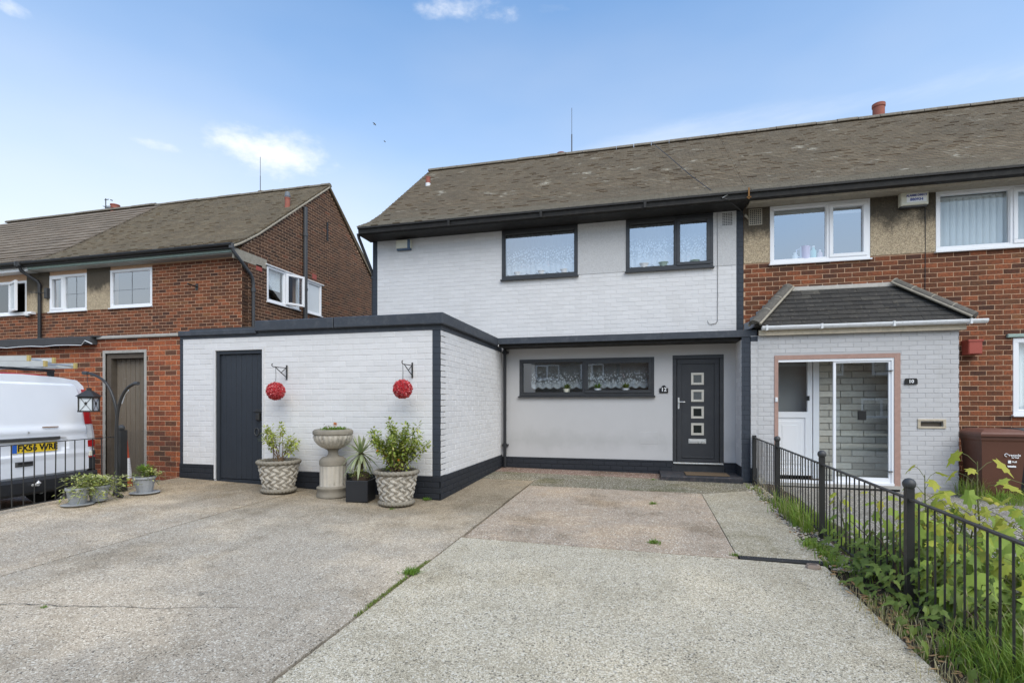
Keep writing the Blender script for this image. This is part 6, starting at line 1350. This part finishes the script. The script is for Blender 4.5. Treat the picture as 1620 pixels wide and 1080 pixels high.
m = MB(); m.box(FV, .2, Wd - .2, 1.12, 1.6, -3.95, -3.8); m.build('windscreen', 'glass_dark', van)
# roof bars + ladder
for nn in (-.55, -2.4):
    m = MB(); m.box(FV, .15, Wd - .15, 1.985, 2.02, nn - .03, nn + .03); m.box(FV, .16, .22, 1.84, 1.985, nn - .03, nn + .03); m.box(FV, Wd - .22, Wd - .16, 1.80, 1.985, nn - .03, nn + .03); m.build('roof_bar', 'black_plastic', van)
def ladder(label, a0, w, z_, n0, n1):
    t = thing('ladder', label, 'ladder', FV.p(a0 + w / 2, z_, (n0 + n1) / 2), 'ladders on the van roof')
    for a in (a0, a0 + w):
        m = MB(); m.box(FV, a - .015, a + .015, z_, z_ + .075, n0, n1, ch=.004); st_ = m.build('stile', 'alu', t); m = MB(); m.box(FV, a - .019, a + .019, z_ - .003, z_ + .078, n1 - .004, n1 + .03, ch=.004); m.build('end_cap', 'cap_yellow', st_)
    k = n0 + .1
    while k < n1: m = MB(); m.tube([FV.p(a0, z_ + .037, k), FV.p(a0 + w, z_ + .037, k)], .014, 6); m.build('rung', 'alu', t); k += .26
ladder('lower aluminium ladder section on the van roof rack', 1.16, .42, 2.022, -4.0, .02); ladder('upper aluminium ladder section on the van roof rack', 1.20, .34, 2.105, -4.2, -.30)

# ================================================================== WHEELIE BINS
def bin_(x, y, rz_, label, body, lid, txt=False):
    z0 = gz(x, y) - .03; FB = Fr((x, y, z0), (math.cos(rz_), math.sin(rz_), 0), (math.sin(rz_), -math.cos(rz_), 0)); t = thing('wheelie_bin', label, 'bin', (x, y, z0), 'wheelie bins by the porch')
    m = MB(); rg = []
    for (w, n0, n1, z_) in ((.225, -.26, .21, .03), (.235, -.27, .225, .12), (.275, -.33, .30, .90), (.29, -.34, .315, .93), (.29, -.34, .315, .985)): rg.append([FB.p(-w, z_, n1), FB.p(w, z_, n1), FB.p(w, z_, n0), FB.p(-w, z_, n0)])
    for q, w in zip(rg[:-1], rg[1:]):
        for i in range(4): m.face([q[i], q[(i + 1) % 4], w[(i + 1) % 4], w[i]])
    m.face(rg[0][::-1]); m.face(rg[-1]); b = m.build('body', body, t)
    m = MB(); lr = []
    for (w, n0, n1, z_) in ((.305, -.36, .345, .985), (.308, -.36, .35, 1.02), (.29, -.34, .33, 1.045), (.22, -.30, .24, 1.085), (.20, -.28, .20, 1.09)): lr.append([FB.p(-w, z_, n1), FB.p(w, z_, n1), FB.p(w, z_, n0), FB.p(-w, z_, n0)])
    for q, w in zip(lr[:-1], lr[1:]):
        for i in range(4): m.face([q[i], q[(i + 1) % 4], w[(i + 1) % 4], w[i]])
    m.face(lr[0][::-1]); m.face(lr[-1]); l_ = m.build('lid', lid, t)
    m = MB(); m.tube([FB.p(-.22, 1.02, -.39), FB.p(.22, 1.02, -.39)], .017, 8); m.build('handle', lid, t)
    for s1 in (-1, 1): m = MB(); m.tube([FB.p(s1 * .22, .10, -.27), FB.p(s1 * .28, .10, -.27)], .10, 16); m.build('wheel', 'rubber', t)
    if txt:
        n_ = .285; m = MB(); m.tube([FB.p(.035 + .022 * math.cos(k * .55), .70 + .022 * math.sin(k * .55), n_ + .004) for k in range(10)], .005, 5); m.build('logo_ring', 'flat_white', b); text_obj('lettering', 'recycle', .05, 'flat_white', b, FB, .065, .70, n_ + .004, .001, .001, 1, 'LEFT'); text_obj('lettering', 'for Hull', .028, 'flat_white', b, FB, .10, .663, n_ - .000, .001, .001, 1, 'LEFT')
        m = MB(); m.box(FB, .06, .095, .575, .62, n_ - .02, n_ - .004); m.build('logo_square', 'flat_white', b); text_obj('lettering', 'Hull', .036, 'flat_white', b, FB, .105, .598, n_ - .004, .001, .001, 1, 'LEFT'); text_obj('lettering', 'waste', .044, 'flat_white', b, FB, .055, .53, n_ - .010, .001, .003, 1, 'LEFT')
bin_(5.40, 9.72, R(-4), 'brown wheelie bin with white lettering beside the porch', 'bin_brown', 'bin_lid', True); bin_(6.05, 10.02, R(-6), 'black wheelie bin behind the brown one at the right edge', 'bin_black', 'bin_black')
# ================================================================== PLANTS ALONG THE FENCE
LEAFM = {}
def leaf_mesh(kind, mat, v):
    k = (kind, mat, v)
    if k not in LEAFM:
        random.seed(hash(kind) % 97 + v); m = MB(); leaf_faces(m, Vector((0, 0, 0)), Vector((0, -1, 0)), Vector((0, 0, 1)), 1, .5, 0, kind, .18 + .12 * v, .12 + .1 * v)
        me = bpy.data.meshes.new('leaf'); me.from_pydata(m.v, [], m.f); me.materials.append(MATS[mat]); LEAFM[k] = me
    return LEAFM[k]
def put_leaf(parent, p, az, pitch, roll, size, kind, mat):
    o = link('leaf', leaf_mesh(kind, mat, random.randint(0, 2)), parent); o.location = p; o.rotation_euler = (pitch, roll, az); o.scale = (size * rv(.85, 1.1), size, size); return o
random.seed(77)
def sapling(label, x, y, h, n, lean=(0, 0), size=.13, top_young=5, spread=.16):
    z0 = gz(x, y) - .02; t = thing('sycamore_sapling', label, 'sapling', (x, y, z0), 'sycamore saplings by the fence'); rs = random.Random(int(x * 100 + y * 31))
    for s_ in range(max(1, n // 16)):
        off = Vector((rv(-.10, .10), rv(-.10, .10), 0)) * (0 if s_ == 0 else 1.6); hh = h * (1 if s_ == 0 else rv(.55, .85)); pts = [Vector((x, y, z0)) + off + Vector((lean[0] * u + .02 * math.sin(u * 5 + s_), lean[1] * u, hh * u)) for u in (0, .25, .5, .75, 1)]
        m = MB(); m.tube(pts, [.010, .009, .007, .005, .003], 6); m.build('stem', 'stem_green', t); nl = 16
        for l in range(nl):
            u = .18 + .82 * (l + .5) / nl; q = u * 4; i = min(int(q), 3); p = pts[i].lerp(pts[i + 1], q - i); az = l * 2.4 + rv(-.5, .5); az = math.atan2(math.sin(az), math.cos(az)); pl_ = spread * (1.15 - .6 * u) * rv(.7, 1.2)
            e = p + Vector((math.sin(az) * pl_, -math.cos(az) * pl_, .05 + .05 * u)); m = MB(); m.tube([p, p.lerp(e, .5) + Vector((0, 0, .02)), e], .0022, 4); m.build('petiole', 'stem_green', t)
            young = l >= nl - top_young; put_leaf(t, e, az * .55 - .25, rv(.25, 1.0) if not young else rv(.1, 1.1), rv(-.5, .5), size * (rv(.6, 1.35) if not young else rv(.5, .95)), 'syc', 'leaf_syc_young' if young else 'leaf_syc')
sapling('sycamore sapling with yellow tip behind the tallest near fence post', 2.28, 4.95, .95, 48, (.02, 0), .18, 6)
sapling('tallest sycamore sapling in front of the brown bin', 2.62, 4.92, 1.08, 64, (.03, 0), .19, 5, .24)
sapling('sycamore sapling with orange tip at the right picture edge', 2.72, 4.55, .92, 64, (.1, 0), .19, 5, .24)
sapling('low sycamore sapling at the right edge near the camera', 2.42, 4.05, .66, 64, (.06, 0), .19, 3, .24)
sapling('small sycamore seedling poking through the middle fence span', 2.02, 5.92, .52, 16, (-.02, 0), .12, 5, .10)
sapling('sycamore seedling beside the ivy in the middle fence span', 2.16, 5.45, .62, 16, (.0, 0), .13, 3, .13)
sapling('leafy sycamore shoot right behind the near fence post', 2.12, 4.72, .70, 32, (.04, 0), .16, 4, .16)
sapling('spreading sycamore shoot low behind the near fence span', 2.30, 4.38, .58, 64, (.0, 0), .17, 2, .24)
sapling('sycamore shoot at the foot of the tallest sapling', 2.56, 5.32, .66, 48, (.0, 0), .17, 3, .2)
# ivy mound through the fence foot
ivy = thing('ivy', 'dark green ivy mound growing through the fence foot', 'ivy', (2.0, 4.6, gz(2, 4.6))); fo = MB(); cnt = []
for i in range(1050):
    y = rv(3.05, 6.25); dens = math.exp(-((y - 4.55) / 1.05) ** 2); 
    if random.random() > dens + .08: continue
    x = random.gauss(2.06, .20); x = max(1.70 + .05 * math.sin(y * 5), x); top = (.16 + .36 * dens) * (1 - min(1, abs(x - 2.12) / .62)) + .04; z_ = gz(x, y) + rv(.0, top)
    cnt.append((Vector((x, y, z_)), y))
cnt.sort(key=lambda q: q[1])
for k, (p, y) in enumerate(cnt):
    az = rv(-1.9, .4); sz = rv(.055, .105)
    if k < 300: put_leaf(ivy, p, az, rv(.2, 1.2), rv(-.5, .5), sz, 'ivy', 'leaf_ivy')
    else: leaf_faces(fo, p, Vector((math.sin(az), -math.cos(az), rv(-.8, .3))), Vector((-.3, -.3, 1)), sz, sz * .55, random.random(), 'ivy', .2, .2)
if fo.f: fo.build('foliage', 'leaf_ivy', ivy, rnd=True, kind='stuff')
m = MB()
for i in range(26):
    y = rv(3.6, 5.6); p = Vector((rv(1.95, 2.25), y, gz(2, y) - .02)); q = p + Vector((rv(-.25, .15), rv(-.3, .3), rv(.15, .5))); m.tube([p, p.lerp(q, .5) + Vector((rv(-.05, .05), 0, .05)), q], [.008, .006, .003], 5)
m.build('stems', 'bark', ivy, kind='stuff')
# a dark leafy backdrop of low weeds behind the near span
wd = thing('weed_thicket', 'low dark weeds filling the bed behind the near fence span', 'weeds', (2.4, 4.2, gz(2.4, 4.2))); wd['kind'] = 'stuff'; m = MB()
for i in range(1500):
    y = rv(2.6, 6.1); x = rv(2.05, 2.75); hmax = .34 * math.exp(-((y - 4.3) / 1.3) ** 2) + .04; p = Vector((x, y, gz(x, y) - .03 + rv(0, hmax))); az = rv(0, 6.28); leaf_faces(m, p, Vector((math.sin(az), -math.cos(az), rv(-.6, .4))), Vector((0, 0, 1)), rv(.05, .11), rv(.025, .05), random.random(), random.choice(('ivy', 'oval', 'syc')), .2, .2)
m.build('foliage', 'leaf_ivy', wd, rnd=True, kind='stuff')
# grass
def blades(mb, x, y, h, n, sp, z0=None, w=.004):
    for i in range(n):
        px, py = x + random.gauss(0, sp), y + random.gauss(0, sp); z_ = (gz(px, py) - .02) if z0 is None else z0; hh = h * rv(.45, 1.15); an = rv(0, 6.28); bd = hh * rv(.15, .7); r_ = random.random()
        d = Vector((math.cos(an), math.sin(an), 0)); s = Vector((-d.y, d.x, 0)) * w; p0 = Vector((px, py, z_)); p1 = p0 + d * bd * .3 + Vector((0, 0, hh * .6)); p2 = p0 + d * bd + Vector((0, 0, hh * (.98 - .3 * bd / hh)))
        mb.face([p0 - s, p0 + s, p1 + s * .8, p1 - s * .8], r_); mb.face([p1 - s * .8, p1 + s * .8, p2], r_)
gr = MB()
for i in range(300): x, y = rv(1.80, 2.45), rv(1.6, 3.7); blades(gr, x, y, .36 * min(1, .3 + max(0, (x - 1.62)) * 1.5), 20, .035)
for i in range(60): blades(gr, rv(1.8, 2.1), random.gauss(7.25, .42), .28, 14, .03)
for i in range(46): blades(gr, rv(1.72, 2.05), rv(4.0, 9.6), .13, 8, .03)
for i in range(60): blades(gr, rv(1.68, 1.82), rv(5.3, 6.1), .10, 9, .03)
for i in range(70): blades(gr, rv(5.1, 6.0), rv(9.0, 9.7), .22, 12, .06)
for i in range(26): blades(gr, rv(4.95, 5.3), rv(9.4, 9.85), .35, 8, .04)
g_o = gr.build('grass', 'grass_blade', None, rnd=True); tag(g_o, 'bright green grass along the foot of the right fence', 'grass'); g_o['kind'] = 'stuff'
dg = MB()
for i in range(120): blades(dg, rv(1.60, 1.95), rv(2.2, 4.5), .12, 8, .05, None, .0025)
for i in range(36): blades(dg, rv(1.75, 2.05), random.gauss(7.9, .8), .42, 3, .04, None, .002)
for i in range(30): blades(dg, rv(1.9, 2.5), rv(2.6, 4.2), .48, 3, .06, None, .002)
for i in range(40): blades(dg, rv(1.60, 1.8), rv(3.0, 5.2), .05, 8, .05, None, .003)
for i in range(24): blades(dg, rv(5.0, 5.4), rv(9.4, 9.85), .4, 4, .05, None, .0025)
d_o = dg.build('dry_grass', 'grass_dry', None, rnd=True); tag(d_o, 'dry straw-coloured grass stalks at the drive edge and fence', 'grass'); d_o['kind'] = 'stuff'
# gravel and fallen leaves in the strip
gv = MB()
for i in range(1500):
    y = rv(5.2, 9.6); x = rv(1.70, 1.99); s = rv(.008, .02); p = Vector((x, y, gz(x, y) - .012 + rv(0, .012))); R_ = [Vector((rv(-1, 1), rv(-1, 1), rv(-.6, .6))).normalized() * s for _ in range(2)]
    v = [p + Vector((s * rv(.7, 1.2), 0, 0)), p + Vector((0, s * rv(.7, 1.2), 0)), p + Vector((-s * rv(.7, 1.2), 0, 0)), p + Vector((0, -s * rv(.7, 1.2), 0)), p + Vector((0, 0, s * .7)), p - Vector((0, 0, s * .5))]; gv.faces(v, [(0, 1, 4), (1, 2, 4), (2, 3, 4), (3, 0, 4), (1, 0, 5), (2, 1, 5), (3, 2, 5), (0, 3, 5)], random.random())
def gravelmat():
    q = NT('gravel_stone'); c = q.cramp(q.rnd(), [(0, (.42, .35, .27)), (.4, (.52, .46, .38)), (.7, (.30, .25, .2)), (1, (.62, .58, .5))]); MATS['gravel_stone'] = q.fin(c, .85)
gravelmat(); g_o = gv.build('gravel', 'gravel_stone', None, rnd=True); tag(g_o, 'pale loose gravel between the drive edge and fence', 'gravel'); g_o['kind'] = 'stuff'
dl = MB()
for i in range(240):
    y = random.choice((rv(3.4, 4.6), rv(3.0, 5.2), rv(5, 9.5))); x = rv(1.62, 1.95); p = Vector((x, y, gz(x, y) + .012 + rv(0, .012))); an = rv(0, 6.28); leaf_faces(dl, p, Vector((math.cos(an), math.sin(an), rv(-.1, .25))), Vector((rv(-.3, .3), rv(-.3, .3), 1)), rv(.03, .075), rv(.012, .03), random.random(), 'oval', rv(-.4, .4), rv(-.3, .3))
for i in range(60):
    x = rv(-8.2, -7.7) if i < 30 else rv(-7.6, -6.7); y = rv(6.2, 6.98); p = Vector((x, y, gz(x, y) + .006 if i >= 30 else -.07)); an = rv(0, 6.28); leaf_faces(dl, p, Vector((math.cos(an), math.sin(an), .1)), Vector((0, 0, 1)), rv(.02, .05), .014, random.random(), 'oval', .3, .1)
g_o = dl.build('fallen_leaves', 'dead_leaf', None, rnd=True); tag(g_o, 'brown fallen leaves along the fence and wall foot', 'leaves'); g_o['kind'] = 'stuff'
# tiny grit and litter over the drive
gt = MB()
for i in range(700):
    x, y = rv(-7.2, 1.7), 2.2 + 8 * random.random() ** 1.4
    if y > 7 and x < -2.8: continue
    s = rv(.002, .006); p = Vector((x, y, gz(x, y) + .002)); v = [p + Vector((s, 0, 0)), p + Vector((0, s, 0)), p - Vector((s, 0, 0)), p - Vector((0, s, 0)), p + Vector((0, 0, s))]; gt.faces(v, [(0, 1, 4), (1, 2, 4), (2, 3, 4), (3, 0, 4)], random.random())
g_o = gt.build('grit', 'gravel_stone', None, rnd=True); tag(g_o, 'scattered grit specks over the concrete drive', 'grit'); g_o['kind'] = 'stuff'
# weeds in the joints
def weed(label, x, y, s, n=70):
    t = thing('weed', label, 'weed', (x, y, gz(x, y)), 'weeds in the concrete joints'); m = MB(); blades(m, x, y, s * .55, n, s * .32, gz(x, y), .003)
    for i in range(n): an = rv(0, 6.28); p = Vector((x + random.gauss(0, s * .35), y + random.gauss(0, s * .25), gz(x, y) + rv(0, s * .25))); leaf_faces(m, p, Vector((math.cos(an), math.sin(an), .3)), Vector((0, 0, 1)), s * .28, s * .08, random.random())
    m.build('leaves', 'leaf_weed', t, rnd=True, kind='stuff')
weed('largest green weed tuft in the long slab joint', -1.96, 4.14, .12, 120); weed('green weed tuft at the front of the pinkish slab', .14, 5.64, .09); weed('small green weed in the middle of the pinkish slab', .167, 7.62, .08); weed('tiny weed in the crack at the left', -4.15, 2.74, .035, 16); weed('small weed at the drain end', .90, 5.43, .06, 40); weed('faint yellowish weed beside the door step', .22, 9.72, .07, 30); weed('small weed at the foot of the right planter', -3.25, 6.27, .05, 20); weed('low weed at the foot of the navy corner', -3.05, 6.98, .09, 60)
ms = MB()
for i in range(360):
    y = random.choice((rv(3.25, 4.05), rv(3.4, 4.0), rv(4.1, 4.5))); x = -2.04 + (y + 2.5) * .0135 + rv(-.016, .016); blades(ms, x, y, .022, 2, .006, gz(x, y) - .004, .003)
g_o = ms.build('joint_moss', 'moss_green', None, rnd=True); tag(g_o, 'yellow-green moss growing along the slab joint', 'moss'); g_o['kind'] = 'stuff'
m = MB(); p = Vector((1.53, 5.23, gz(1.53, 5.23))); pts = [(-.05, -.03), (.03, -.045), (.065, -.01), (.05, .03), (-.02, .04), (-.06, .01)]; m.prism([p + Vector((a, b, 0)) for a, b in pts], (0, 0, .022)); m.faces([p + Vector((a * .7, b * .7, .034)) for a, b in pts], [tuple(range(6))]); m.prism([p + Vector((a * .85, b * .85, .02)) for a, b in pts], (0, 0, .014))
tag(m.build('loose_stone', 'flat_stone'), 'flat pinkish stone lying near the drain end', 'stone')

# ================================================================== ACROSS THE ROAD (seen only in the window glass)
def opp(x0, label):
    t = thing('opposite_house', label, 'house', (x0 + 4.5, -20, -.3), 'houses across the road'); F = Fr((x0 + 9, -17.0, -.3), (-1, 0, 0), (0, 1, 0)); hol = [(.9, 2.6, 3.6, 4.7), (4.2, 6.0, 3.6, 4.7), (.9, 3.2, .9, 2.1), (4.4, 5.4, 0, 2.1)]
    wall(F, [(0, 9, 0, 5.1)], hol, .25, 'brick_brown', t)
    for h_ in hol[:3]: window(F, t, *h_, [(h_[0], (h_[0] + h_[1]) / 2, 'fix'), ((h_[0] + h_[1]) / 2, h_[1], 'sash')], 'upvc', 'glass', .06)
    m = MB(); m.box(F, 4.4, 5.4, 0, 2.1, -.1, -.05); m.build('door', 'upvc', t); m = MB(); m.prism([(x0 - .1, -16.6, 4.75), (x0 - .1, -20.5, 7.7), (x0 - .1, -24.4, 4.75)], (9.2, 0, 0)); m.build('roof', 'tile_brown', t); m = MB(); m.wbox(x0, x0 + 9, -24, -17.26, -.3, 4.75); m.build('rear_wall', 'brick_brown', t)
for i, lab in enumerate(('far left brick house across the road', 'brick house across the road, left of centre', 'brick house straight across the road', 'brick house across the road to the right')): opp(-20 + i * 9.25, lab)
